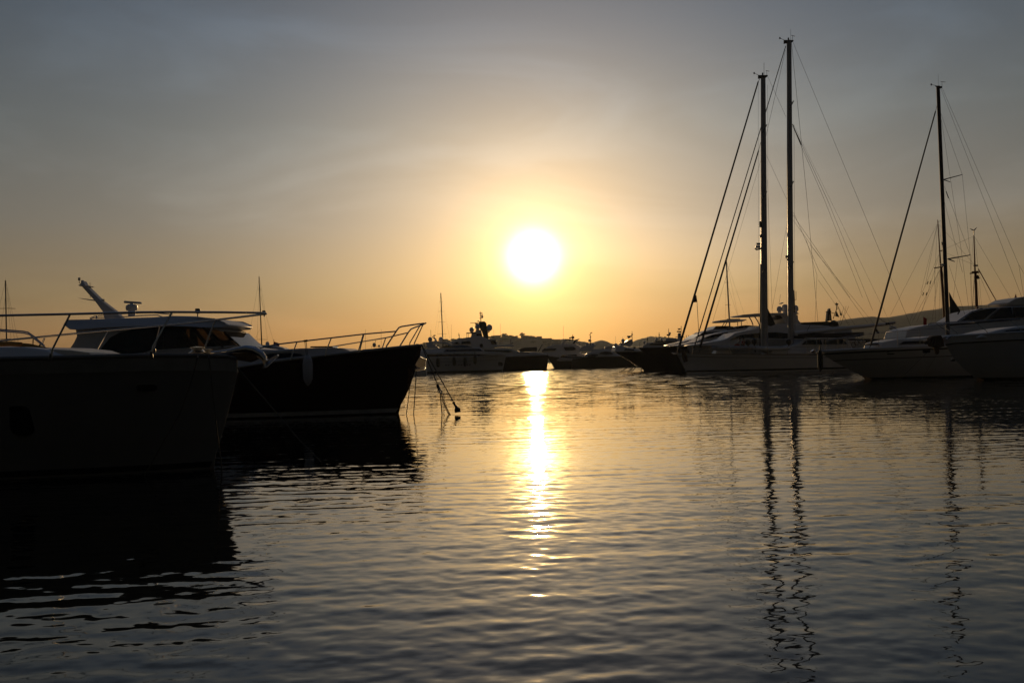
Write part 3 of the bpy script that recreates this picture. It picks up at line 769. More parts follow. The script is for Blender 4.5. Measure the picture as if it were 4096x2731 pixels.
    for pts in ([(1639, 1386, -0.4), (1639, 1372, -0.4), (1684, 1295, -0.12)], [(1656, 1384, 0.3), (1657, 1373, 0.3), (1693, 1296, 0.08)],
                [(1188, 1367, -1.95), (1168, 1420, -2.0), (1164, 1441, -2.0)], [(1325, 1352, -1.75), (1304, 1405, -1.8), (1302, 1425, -1.8)],
                [(1456, 1336, -1.35), (1442, 1390, -1.4), (1438, 1410, -1.4)], [(1452, 1340, -1.35), (1432, 1409, -1.4)], [(1543, 1351, 1.0), (1527, 1398, 1.0)], [(1342, 1384, 1.8), (1336, 1400, 1.8)]):
        b.tube('rail_post', STEEL, pts, 0.02, 8)
    # bow fitting holding the stowed anchor
    an = b.prism('bow_fitting', STEEL, [(1679, 1425), (1690, 1432), (1703, 1436), (1699, 1468), (1676, 1472), (1660, 1462), (1664, 1450)], 0.13, bevel=0.015)
    b.prism('anchor_fluke', STEEL, [(1658, 1478), (1668, 1474), (1700, 1470), (1694, 1478), (1662, 1484)], 0.2, bevel=0.01, parent=an)
    return b


DB = dark_boat()
c = DB.W((1231, 1482), -2.38)
fd = bpy.data.objects.new('fender', None); col.objects.link(fd); fd.location = c; tag(fd, 'pale long fender hanging on the side of the dark hull', 'fender')
q = MB(); q.lathe([(0.02, -0.50), (0.05, -0.47), (0.10, -0.40), (0.155, -0.28), (0.165, -0.1), (0.165, 0.2), (0.15, 0.36), (0.10, 0.45), (0.05, 0.49), (0.045, 0.53), (0.01, 0.54)], (0, 0, 0), 20); q.build('fender_body', FENDER, fd)
q = MB(); q.tube([Vector((0, 0, 0.5)), DB.W((1229, 1410), -2.2) - c, DB.W((1224, 1363), -1.93) - c], 0.012, 6); q.build('lanyard', ROPE, fd)
q = MB(); q.tube([Vector((0, 0, 0.5)), DB.W((1224, 1412), -2.2) - c, DB.W((1219, 1365), -1.93) - c], 0.010, 6); q.build('lanyard', ROPE, fd)
q = MB(); q.tube([DB.W((1216, 1364), -1.93) - c, DB.W((1230, 1362), -1.93) - c], 0.035, 8); q.build('hitch', ROPE, fd)

W = DB.W
free_line('mooring_line', 'taut bow rope of the dark hull ending at the shackle and chain', 'rope', [W(Z3(1838, 632)), W(Z3(1940, 880), -0.4), W(Z3(2040, 1125), -0.8)], 0.017)
free_line('mooring_line', 'taut outer bow rope of the dark hull ending at a float', 'rope', [W(Z3(1845, 632)), W(Z3(2040, 985), -0.6), W(Z3(2245, 1350), -1.2)], 0.017)
free_line('mooring_line', 'short vertical rope hanging close under the dark stem', 'rope', [W(Z3(1690, 1130)), W(Z3(1672, 1300), -0.2), W(Z3(1648, 1495), -0.3), W(Z3(1646, 1510), -0.3)], 0.016)
free_line('mooring_line', 'vertical rope dropping from the shiny bow fitting to the water', 'rope', [W(Z3(1776, 905)), W(Z3(1758, 1200), -0.1), W(Z3(1740, 1470), -0.2), W(Z3(1739, 1505), -0.2)], 0.016)
free_line('mooring_line', 'straight rope hanging down from the shackle beside the chain', 'rope', [W(Z3(2070, 1215), -0.9), W(Z3(2082, 1350), -1.0), W(Z3(2098, 1520), -1.1)], 0.017)
# shackle / thimble
sk = bpy.data.objects.new('shackle', None); col.objects.link(sk); sk.location = W(Z3(2055, 1170), -0.85); tag(sk, 'heavy rope thimble and shackle at the head of the chain', 'shackle')
L0 = sk.location
q = MB(); q.tube([W(Z3(2036, 1118), -.82) - L0, W(Z3(2046, 1150), -.82) - L0, W(Z3(2056, 1190), -.84) - L0], [0.04, 0.055, 0.03], 10); q.build('splice', ROPE, sk)
lp = [W(Z3(*p), -.85) - L0 for p in ((2050, 1170), (2044, 1205), (2052, 1222), (2068, 1212), (2072, 1180), (2064, 1160))]
q = MB(); q.tube(lp + [lp[0]], 0.02, 8); q.build('thimble', STEEL, sk)
lp = [W(Z3(*p), -.88) - L0 for p in ((2062, 1190), (2068, 1222), (2080, 1236), (2094, 1226), (2092, 1206), (2078, 1192))]
q = MB(); q.tube(lp + [lp[0]], 0.022, 8); q.build('bow_shackle', STEEL, sk)
ch = MB(); A, B_ = W(Z3(2082, 1236), -0.9), W(Z3(2200, 1515), -1.3); nl = 24
for i in range(nl):
    c0, c1 = A.lerp(B_, i / nl), A.lerp(B_, (i + 1.25) / nl)
    sg = 0.12 * math.sin(math.pi * (i + .5) / nl); c0.z -= sg * 0.6; c1.z -= sg * 0.6
    ax = (c1 - c0).normalized(); sd_ = (Vector((0, 1, 0)) if i % 2 else Vector((1, 0, 0.3))); sd_ = (sd_ - ax * sd_.dot(ax)).normalized() * 0.032
    lp = [c0, c0.lerp(c1, .2) + sd_, c0.lerp(c1, .8) + sd_, c1, c0.lerp(c1, .8) - sd_, c0.lerp(c1, .2) - sd_, c0]
    ch.tube(lp, 0.011, 5)
tag(ch.build('anchor_chain', CHAIN), 'rusty mooring chain hanging from the shackle into the water', 'chain')
fl = MB(); c = W(Z3(2285, 1430), -1.3)
fl.tube([W(Z3(2238, 1342), -1.2), W(Z3(2250, 1370), -1.2), W(Z3(2272, 1402), -1.25), W(Z3(2287, 1430), -1.3), W(Z3(2292, 1470), -1.3)], [0.05, 0.03, 0.045, 0.105, 0.10], 10)
tag(fl.build('mooring_float', RUBBER), 'black plastic float at the end of the outer bow rope', 'float')


# ------------------------------------------------------------------ sailing boats seen mostly as masts
def masted(label, base, top, D, spr, hullx, w0=8, w1=5, aft=1, hl=10.0, bwid=1.6, stays=(), name='sailing_boat', heading=0, mat_=None, fb=1.1):
    b = Boat(name, label, 'sailing boat', base[0], D, heading)
    u0 = b.P(base).x
    # hull: bow to the left
    hp = lambda u, z: (u, z)
    s_ = b
    # build hull in metres through a tiny pixel inverse
    def inv(u, z):
        X = b.O + b.a * u + Vector((0, 0, z)) - CAM
        f = X.dot(FWD); return (CX + X.dot(RC) / f * F_PX, CY - X.dot(UC) / f * F_PX)
    sgn = aft
    b.hull([inv(sgn * hl * .6, fb * .9), inv(0, fb * .92), inv(-sgn * hl * .3, fb), inv(-sgn * hl * .42, fb * 1.15)], [inv(-sgn * hl * .36, 0), inv(-sgn * hl * .42, fb * 1.15)], 0.2, bwid, WHITE, tw=0.6, deck=WHITE)
    b.prism('coachroof', WHITE, [inv(sgn * hl * .2, fb * .8), inv(sgn * hl * .18, fb * 1.35), inv(-sgn * hl * .1, fb * 1.35), inv(-sgn * hl * .2, fb * .9)], bwid * .55, bevel=0.05)
    mb = b.P(base); btm = (mb.x - (b.P(top).x - mb.x) * 0.05, 0.0)
    q = MB(); t_ = b.P(top); foot = Vector((mb.x + (mb.x - t_.x) * 0.06, 0, fb))
    n = 8; q.tube([foot.lerp(t_, i / n) for i in range(n + 1)], [b.k * .5 * (w0 + (w1 - w0) * i / n) for i in range(n + 1)], 8); ms = q.build('mast', mat_ or DARKALU, b.e)
    for (y, x0, x1) in spr:
        b.tube('spreader', DARKALU, [(x0, y + 1, -0.2), ((x0 + x1) / 2, y, 0), (x1, y + 1, 0.2)], 0.022, 6, parent=ms)
    for (p, q_) in stays: b.line('stay', p, q_, 0.009)
    b.line('masthead_aerial', top, (top[0], top[1] - 10), 0.008, parent=ms)
    return b


masted('sailing boat showing only its mast at the far left edge', (27, 1372), (22, 1122), 90.0, [(1233, 0, 62), (1355, 0, 65)], 0, 6, 5, hl=11,
       stays=[((26, 1135), (75, 1380)), ((30, 1190), (45, 1368)), ((27, 1150), (60, 1372)), ((22, 1125), (-40, 1380)), ((24, 1170), (-5, 1370))])
masted('sailing boat with one thin mast rising behind the dark hull', (1049, 1385), (1036, 1106), 125.0, [(1157, 1032, 1046), (1357, 1025, 1068)], 0, 6, 3, hl=11,
       stays=[((1037, 1110), (990, 1385)), ((1037, 1115), (1028, 1375)), ((1039, 1140), (1072, 1372)), ((1040, 1180), (1096, 1370)), ((1038, 1112), (1062, 1250)), ((1047, 1300), (1010, 1378))])
masted('sailing boat with a tall three spreader mast behind the long white yacht', (1773, 1358), (1763, 1172), 232.0,
       [(Z4(0, 100)[1], Z4(420, 0)[0], Z4(470, 0)[0]), (Z4(0, 255)[1], Z4(405, 0)[0], Z4(495, 0)[0]), (Z4(0, 420)[1], Z4(395, 0)[0], Z4(518, 0)[0]), (Z4(0, 608)[1], Z4(390, 0)[0], Z4(535, 0)[0])], 0, 5, 3.5, hl=16, bwid=2.2,
       stays=[((1763, 1176), Z4(585, 680)), ((1763, 1176), Z4(350, 610)), ((1766, 1240), Z4(525, 700)), ((1766, 1210), Z4(392, 610))])
masted('sailing boat with a slim raked mast behind the flybridge yachts', (2922, 1318), (2905, 1040), 150.0, [(Z6(0, 270)[1], Z6(1765, 0)[0], Z6(1855, 0)[0]), (ZC(0, 1122)[1], ZC(522, 0)[0], ZC(560, 0)[0])], 0, 7, 5, hl=13, bwid=2.0, mat_=ALU,
       stays=[(ZC(540, 905), ZC(760, 1560)), (ZC(540, 905), ZC(525, 1540)), (ZC(560, 1180), ZC(685, 1560)), (ZC(545, 930), ZC(660, 1480))])


# ------------------------------------------------------------------ the far row of big yachts
def inv_for(b):
    def inv(u, z, y=0.0):
        X = b.O + b.a * u + b.n * y + Vector((0, 0, z)) - CAM
        f = X.dot(FWD); return (CX + X.dot(RC) / f * F_PX, CY - X.dot(UC) / f * F_PX)
    return inv


def white_long():
    b = Boat('motor_yacht', 'long white flybridge yacht moored far off, right of the dark bow', 'boat', 1850, 203.0, 3)
    b.hull([Z4(-500, 990), Z4(200, 985), Z4(800, 970), Z4(1200, 950), Z4(1470, 938)], [Z4(1400, 1196), Z4(1430, 1080), Z4(1462, 960), Z4(1470, 938)], 2.0, 3.4, WHITE, cap=WHITE, cap_r=0.1, fine=1.3)
    b.band('waterline_stripe', BLACK, 0.0, 0.3, 0.03)
    b.band('rub_stripe', LTGREY, 0.70, 0.73, 0.04, frac=True)
    ms = b.prism('main_deckhouse', WHITE, [Z4(-450, 1000), Z4(-400, 905), Z4(250, 898), Z4(1000, 885), Z4(1300, 893), Z4(1430, 905), Z4(1430, 915), Z4(1250, 945), Z4(1000, 985)], 2.7, bevel=0.12)
    b.prism('window_band', GLASS, [Z4(225, 972), Z4(235, 930), Z4(700, 925), Z4(1000, 928), Z4(1265, 938), Z4(1000, 958), Z4(700, 968)], 2.7, out=0.06, bevel=0.0, parent=ms)
    up = b.prism('upper_deckhouse', WHITE, [Z4(-100, 903), Z4(150, 850), Z4(330, 842), Z4(480, 826), Z4(940, 815), Z4(1060, 824), Z4(1130, 884), Z4(1100, 896)], 2.3, tap=0.2, bevel=0.1)
    b.prism('upper_window', GLASS, [Z4(480, 890), Z4(530, 850), Z4(800, 842), Z4(1050, 838), Z4(1112, 880), Z4(900, 884)], 2.3, tap=0.14, out=0.08, bevel=0.0, parent=up)
    b.prism('flybridge_screen', GLASS, [Z4(420, 824), Z4(520, 796), Z4(640, 785), Z4(850, 782), Z4(945, 814), Z4(700, 820)], 2.0, tap=0.3, bevel=0.03)
    ar = b.prism('radar_arch', WHITE, [Z4(205, 745), Z4(235, 738), Z4(540, 738), Z4(640, 800), Z4(590, 800), Z4(500, 758), Z4(330, 756), Z4(420, 830), Z4(240, 835)], 1.9, tap=0.1, bevel=0.06)
    b.dome(Z4(276, 690), 8.5, y=-1.2, parent=ar); b.dome(Z4(443, 690), 8.5, y=1.2, parent=ar)
    b.prism('light_mast', WHITE, [Z4(330, 738), Z4(350, 700), Z4(310, 660), Z4(300, 640), Z4(322, 655), Z4(350, 660), Z4(375, 690), Z4(390, 738)], 0.25, bevel=0.03, parent=ar)
    b.line('whip_antenna', Z4(290, 655), Z4(286, 548), 0.04, parent=ar, material=BLACK)
    b.tube('open_scanner', BLACK, [(*Z4(325, 640), 0), (*Z4(360, 632), 0)], 0.12, parent=ar)
    b.dome(Z4(620, 750), 5, y=0.5, name='small_radome'); b.dome(Z4(745, 745), 5.5, y=0.5, name='small_radome')
    b.line('whip_antenna', Z4(608, 760), Z4(608, 460), 0.02)
    b.port('hull_vent', BLACK, Z4(1380, 1080), 18, 16, round_=0.2)
    for x in (525, 565, 650, 725, 770, 860, 900, 985): b.port('porthole', BLACK, Z4(x, 1098 - (x - 525) * .02), 4.5, 3.5)
    labs = ['dark fender low on the white yacht side, the one nearest the dark bow', 'thin dark fender on the long white yacht, second from the dark bow',
            'dark fender third along the long white yacht hull', 'short dark fender hanging highest on the long white yacht']
    for (x, y), lab in zip(((400, 1055), (655, 1035), (825, 1042), (980, 1010)), labs):
        y0 = -3.55; c_ = b.P(Z4(x, y), y0); f = MB()
        f.lathe([(0.05, -0.95), (0.3, -0.75), (0.36, 0), (0.3, 0.7), (0.06, 0.9), (0.03, 1.8)], c_, 10); o = f.build('fender', RUBBER)
        o.location = b.O; o.rotation_euler = (0, 0, b.h); tag(o, lab, 'fender', 'fenders along the long white yacht')


white_long()


def tower_yacht():
    b = Boat('motor_yacht', 'big dark hulled yacht with a black tower mast and four large domes', 'boat', 2050, 222.0, 3)
    b.hull([Z4(0, 1000), Z4(900, 985), Z4(1500, 965), Z4(1900, 950), Z4(2130, 940)], [Z4(2105, 1180), Z4(2122, 1060), Z4(2132, 940)], 4.0, 4.0, NAVY, cap=LTGREY, cap_r=0.08, fine=1.2)
    lo = b.prism('main_deckhouse', WHITE, [Z4(300, 990), Z4(400, 850), Z4(1080, 840), Z4(1250, 836), Z4(1400, 838), Z4(1545, 850), Z4(1605, 868), Z4(1640, 890), Z4(1900, 900), Z4(2090, 918), Z4(2120, 940), Z4(1500, 975)], 3.0, tap=0.1, bevel=0.15)
    b.prism('window_band', GLASS, [Z4(1100, 880), Z4(1120, 860), Z4(1500, 862), Z4(1580, 880), Z4(1500, 895)], 3.0, tap=0.05, out=0.08, bevel=0.0, parent=lo)
    up = b.prism('upper_deck', WHITE, [Z4(560, 850), Z4(600, 745), Z4(720, 685), Z4(930, 655), Z4(1100, 655), Z4(1210, 700), Z4(1240, 780), Z4(1300, 788), Z4(1530, 780), Z4(1612, 802), Z4(1540, 815), Z4(1300, 820), Z4(1240, 846)], 2.8, tap=0.1, bevel=0.12)
    b.prism('upper_window', GLASS, [Z4(640, 770), Z4(680, 740), Z4(900, 720), Z4(920, 765)], 2.8, tap=0.05, out=0.06, bevel=0.0, parent=up)
    br = b.prism('bridge', WHITE, [Z4(1130, 790), Z4(1140, 710), Z4(1260, 708), Z4(1310, 715), Z4(1335, 770), Z4(1335, 790)], 2.4, bevel=0.08)
    b.prism('bridge_window', GLASS, [Z4(1150, 775), Z4(1160, 718), Z4(1300, 718), Z4(1322, 775)], 2.4, out=0.06, bevel=0.0, parent=br)
    b.prism('bridge_roof', WHITE, [Z4(1120, 705), Z4(1250, 688), Z4(1345, 698), Z4(1335, 707), Z4(1250, 710)], 2.7, bevel=0.05, parent=br)
    tw = b.prism('tower_mast', BLACK, [Z4(1128, 690), Z4(1085, 560), Z4(1045, 500), Z4(1043, 414), Z4(1130, 412), Z4(1156, 435), Z4(1166, 500), Z4(1196, 680), Z4(1196, 690)], 0.9, tap=0.3, bevel=0.1)
    b.prism('mast_house', WHITE, [Z4(915, 665), Z4(930, 585), Z4(990, 575), Z4(992, 545), Z4(1075, 545), Z4(1100, 665)], 1.4, bevel=0.06)
    b.prism('mast_house_window', GLASS, [Z4(1000, 640), Z4(1005, 605), Z4(1080, 605), Z4(1085, 640)], 1.4, out=0.05, bevel=0)
    b.prism('aft_canopy', BLACK, [Z4(838, 600), Z4(850, 590), Z4(1000, 585), Z4(1000, 596)], 1.8, bevel=0.03)
    for x in (852, 875): b.line('canopy_post', Z4(x, 600), Z4(x, 668), 0.05)
    b.dome(Z4(928, 540), 9, y=-1.0); b.dome(Z4(1020, 492), 9.8, y=-1.2, parent=tw); b.dome(Z4(1206, 505), 11.5, y=0.6, parent=tw, foot=.2); b.dome(Z4(1195, 520), 8.5, y=-0.9, parent=tw, foot=.5)
    b.dome(Z4(966, 752), 11.5, y=-1.4); b.dome(Z4(1080, 785), 6.5, y=-2.9, material=BLACK, name='lifering_locker'); b.dome(Z4(870, 765), 6, y=-1.4, name='small_radome')
    b.prism('dome_bracket', BLACK, [Z4(1160, 575), Z4(1215, 574), Z4(1205, 585), Z4(1170, 600)], 0.6, bevel=0.03, parent=tw)
    sp = b.spar('signal_mast', BLACK, Z4(1072, 412), Z4(1067, 255), 3.6, 1.6, parent=None)
    b.dome(Z4(1094, 335), 4.2, name='small_radome', material=WHITE, parent=tw)
    for (a, c_) in (((1048, 365), (1098, 362)), ((1052, 300), (1105, 308)), ((1052, 280), (1090, 282)), ((1054, 330), (1092, 330))): b.line('yardarm', Z4(*a), Z4(*c_), 0.07, material=BLACK, parent=sp)
    b.line('whip_antenna', Z4(1056, 300), Z4(1054, 268), 0.05, material=BLACK, parent=sp); b.line('whip_antenna', Z4(1090, 318), Z4(1092, 272), 0.05, material=BLACK, parent=sp)
    b.prism('radar_scanner', BLACK, [Z4(903, 434), Z4(1043, 434), Z4(1043, 442), Z4(903, 440)], 0.15, bevel=0.02, parent=tw)
    b.prism('radar_pedestal', BLACK, [Z4(975, 442), Z4(1010, 442), Z4(1043, 450), Z4(1043, 470), Z4(980, 455)], 0.3, bevel=0.02, parent=tw)
    b.prism('radar_scanner', BLACK, [Z4(1005, 412), Z4(1045, 400), Z4(1045, 414), Z4(1030, 418)], 0.3, bevel=0.02, parent=tw)
    b.tube('foredeck_rail', STEEL, [(*Z4(1340, 760), -2), (*Z4(1400, 750), -2), (*Z4(1535, 748), -1.8)], 0.05)
    for x in (1383, 1278): b.line('whip_antenna', Z4(x, 760), Z4(x - 5, 450 if x > 1300 else 540), 0.02)
    b.spar('jackstaff', BLACK, Z4(1541, 775), Z4(1541, 683), 2, 1.5)
    b.tube('davit', STEEL, [(*Z4(1515, 800), -1), (*Z4(1545, 780), -1), (*Z4(1572, 745), -1)], 0.08)
    bm = b.spar('signal_post', BLACK, Z4(735, 670), Z4(726, 595), 3, 2)
    b.line('yardarm', Z4(712, 632), Z4(742, 630), 0.06, material=BLACK, parent=bm)
    # tender and gear on the foredeck
    t = b.prism('tender', BLACK, [Z4(1640, 870), Z4(1700, 835), Z4(1750, 820), Z4(1953, 815), Z4(1953, 880), Z4(1700, 895)], 1.1, yc=0.6, bevel=0.15)
    b.spar('foredeck_crane', BLACK, Z4(1975, 880), Z4(2035, 775), 4, 3)
    b.tube('bulwark_rail', STEEL, [(*Z4(1640, 895), -3.2), (*Z4(1800, 903), -2.9), (*Z4(1980, 912), -2.2), (*Z4(2120, 930), -0.6)], 0.09)


tower_yacht()


def arch_yacht():
    b = Boat('motor_yacht', 'white yacht with a broad raked mast arch right of the sun glitter', 'boat', 2250, 254.0, -9)
    b.hull([Z5(1480, 640), Z5(1100, 640), Z5(700, 630), Z5(480, 610)], [Z5(620, 800), Z5(540, 700), Z5(480, 610)], 3.0, 3.6, NAVY, cap=LTGREY, cap_r=0.1)
    m_ = b.prism('main_deckhouse', WHITE, [Z5(470, 625), Z5(560, 605), Z5(900, 600), Z5(960, 590), Z5(1020, 600), Z5(1300, 640), Z5(700, 650)], 2.8, bevel=0.1)
    h_ = b.prism('upper_deckhouse', WHITE, [Z5(420, 568), Z5(440, 545), Z5(520, 492), Z5(590, 466), Z5(760, 456), Z5(900, 456), Z5(975, 482), Z5(990, 550), Z5(960, 605), Z5(500, 607)], 2.5, tap=0.15, bevel=0.15)
    b.prism('side_window', GLASS, [Z5(425, 556), Z5(460, 520), Z5(640, 518), Z5(615, 550)], 2.5, tap=0.1, out=0.08, bevel=0.0, parent=h_)
    b.prism('side_window', GLASS, [Z5(738, 500), Z5(890, 494), Z5(925, 530), Z5(880, 548), Z5(770, 548)], 2.5, tap=0.1, out=0.08, bevel=0.0, parent=h_)
    b.prism('aft_window', GLASS, [Z5(690, 650), Z5(720, 612), Z5(930, 606), Z5(950, 650)], 2.8, out=0.08, bevel=0, parent=m_)
    a_ = b.prism('mast_arch', WHITE, [Z5(678, 492), Z5(768, 384), Z5(795, 380), Z5(775, 402), Z5(722, 492)], 1.8, bevel=0.06)
    b.prism('arch_leg', BLACK, [Z5(868, 452), Z5(910, 392), Z5(960, 380), Z5(925, 402), Z5(895, 452)], 1.8, bevel=0.05, parent=a_)
    b.prism('arch_top', BLACK, [Z5(770, 402), Z5(785, 384), Z5(905, 396), Z5(930, 402)], 1.5, bevel=0.05, parent=a_)
    b.spar('signal_mast', BLACK, Z5(873, 400), Z5(872, 318), 5, 2, parent=a_)
    b.block('mast_gear', BLACK, Z5(855, 345), Z5(892, 375), 0.6, parent=a_)
    b.line('yardarm', Z5(820, 368), Z5(850, 366), 0.2, material=BLACK, parent=a_)
    b.line('whip_antenna', Z5(737, 420), Z5(737, 195), 0.025)
    b.tube('flybridge_rail', STEEL, [(*Z5(570, 466), -2.2), (*Z5(585, 446), -2.2), (*Z5(690, 440), -2.2), (*Z5(705, 455), -2.2)], 0.05)
    b.tube('radar_hoop', STEEL, [(*Z5(955, 470), 0), (*Z5(955, 440), 0), (*Z5(963, 432), 0), (*Z5(971, 440), 0), (*Z5(971, 470), 0)], 0.06)
    b.prism('tender', LTGREY, [Z5(640, 690), Z5(680, 655), Z5(860, 660), Z5(880, 685), Z5(840, 700), Z5(680, 705)], 0.9, yc=-3.7, bevel=0.1)


arch_yacht()


def sleek_yacht():
    b = Boat('motor_yacht', 'low sleek white yacht with dark oval side windows and a domed mast', 'boat', 2380, 244.0, -3)
    b.hull([Z5(1900, 640), Z5(1500, 632), Z5(1100, 640), Z5(870, 668)], [Z5(850, 800), Z5(855, 730), Z5(870, 668)], 3.0, 3.3, BLACK, cap=LTGREY, cap_r=0.08)
    m_ = b.prism('deckhouse', WHITE, [Z5(1000, 645), Z5(1080, 590), Z5(1180, 556), Z5(1320, 526), Z5(1420, 535), Z5(1510, 570), Z5(1600, 640)], 2.7, tap=0.2, bevel=0.2)
    b.prism('oval_window', GLASS, [Z5(1080, 632), Z5(1110, 608), Z5(1180, 598), Z5(1250, 605), Z5(1225, 632), Z5(1150, 645)], 2.7, tap=0.1, out=0.1, bevel=0, parent=m_)
    b.prism('oval_window', GLASS, [Z5(1245, 598), Z5(1280, 572), Z5(1350, 562), Z5(1420, 570), Z5(1460, 600), Z5(1350, 606)], 2.7, tap=0.1, out=0.14, bevel=0, parent=m_)
    f_ = b.prism('flybridge', WHITE, [Z5(940, 560), Z5(990, 505), Z5(1060, 478), Z5(1240, 466), Z5(1180, 495), Z5(1160, 530), Z5(1330, 522), Z5(1330, 560)], 2.2, tap=0.1, bevel=0.08)
    b.dome(Z5(1083, 452), 5.8, y=-0.8, parent=f_); b.dome(Z5(1161, 455), 5.4, y=-0.8, parent=f_); b.dome(Z5(1112, 402), 4.4, parent=f_)
    ms = b.spar('mast', BLACK, Z5(1132, 480), Z5(1125, 292), 4, 2)
    for a_, c_ in (((1108, 325), (1118, 325)), ((1125, 298), (1148, 290)), ((1116, 355), (1140, 352)), ((1100, 405), (1145, 410))): b.line('yardarm', Z5(*a_), Z5(*c_), 0.09, material=BLACK, parent=ms)
    b.tube('wind_sensor', BLACK, [(*Z5(1148, 300), 0), (*Z5(1149, 283), 0)], 0.08, parent=ms)
    b.prism('sun_canopy', RED, [Z5(1090, 512), Z5(1110, 490), Z5(1160, 490), Z5(1175, 515)], 1.0, bevel=0.04)
    b.prism('aft_deck', WHITE, [Z5(1330, 540), Z5(1340, 500), Z5(1400, 482), Z5(1500, 490), Z5(1560, 560)], 2.0, bevel=0.1)


sleek_yacht()


def mini_domes_yacht():
    b = Boat('motor_yacht', 'black yacht bow with a bright raked stem, behind the nearer black bow', 'boat', 2583, 150.0, 4)
    b.hull([Z5(3200, 566), Z5(2400, 560), Z5(1870, 562), Z5(1490, 568)], [(2586, 1486), (2557, 1465), (2510, 1436), (2470, 1411), Z5(1490, 568)], 2.0, 3.0, NAVY, cap=CREAM, cap_r=0.05, fine=1.1)
    b.line('stem_trim', (2461, 1408), (2584, 1484), 0.05, material=STEEL)
    m_ = b.prism('deckhouse', WHITE, [Z5(1480, 566), Z5(1500, 490), Z5(1560, 478), Z5(1620, 500), Z5(1740, 520), Z5(1870, 540), Z5(1870, 566)], 1.9, tap=0.15, bevel=0.08)
    b.prism('deckhouse_window', GLASS, [Z5(1610, 545), Z5(1630, 520), Z5(1750, 530), Z5(1760, 548)], 1.9, tap=0.1, out=0.05, bevel=0, parent=m_)
    a_ = b.prism('mast_arch', LTGREY, [Z5(1640, 430), Z5(1680, 395), Z5(1700, 400), Z5(1745, 440), Z5(1720, 475), Z5(1690, 500), Z5(1640, 480), Z5(1600, 480), Z5(1560, 500), Z5(1570, 440)], 0.8, bevel=0.05)
    b.dome(Z5(1600, 405), 7, y=-0.6, parent=a_); b.dome(Z5(1496, 468), 6.8, y=-0.8, parent=m_); b.dome(Z5(1716, 412), 7, y=-0.6, parent=a_, material=LTGREY)
    ms = b.spar('mast', BLACK, Z5(1732, 420), Z5(1730, 272), 3.6, 1.6, parent=a_)
    b.line('yardarm', Z5(1662, 345), Z5(1725, 342), 0.09, material=BLACK, parent=a_); b.line('yardarm', Z5(1720, 318), Z5(1742, 318), 0.1, material=BLACK, parent=a_)
    b.prism('radar_scanner', BLACK, [Z5(1660, 342), Z5(1690, 342), Z5(1715, 360), Z5(1680, 372)], 0.2, bevel=0.02, parent=a_)
    for x, y in ((1492, 340), (1596, 350), (1836, 420)): b.line('whip_antenna', Z5(x + 3, 500), Z5(x, y), 0.015)
    b.block('signal_horn', BLACK, Z5(1550, 425), Z5(1560, 460), 0.1, parent=m_); b.tube('foredeck_bollard', BLACK, [(*Z5(1765, 540), -1), (*Z5(1765, 495), -1)], 0.2)


mini_domes_yacht()


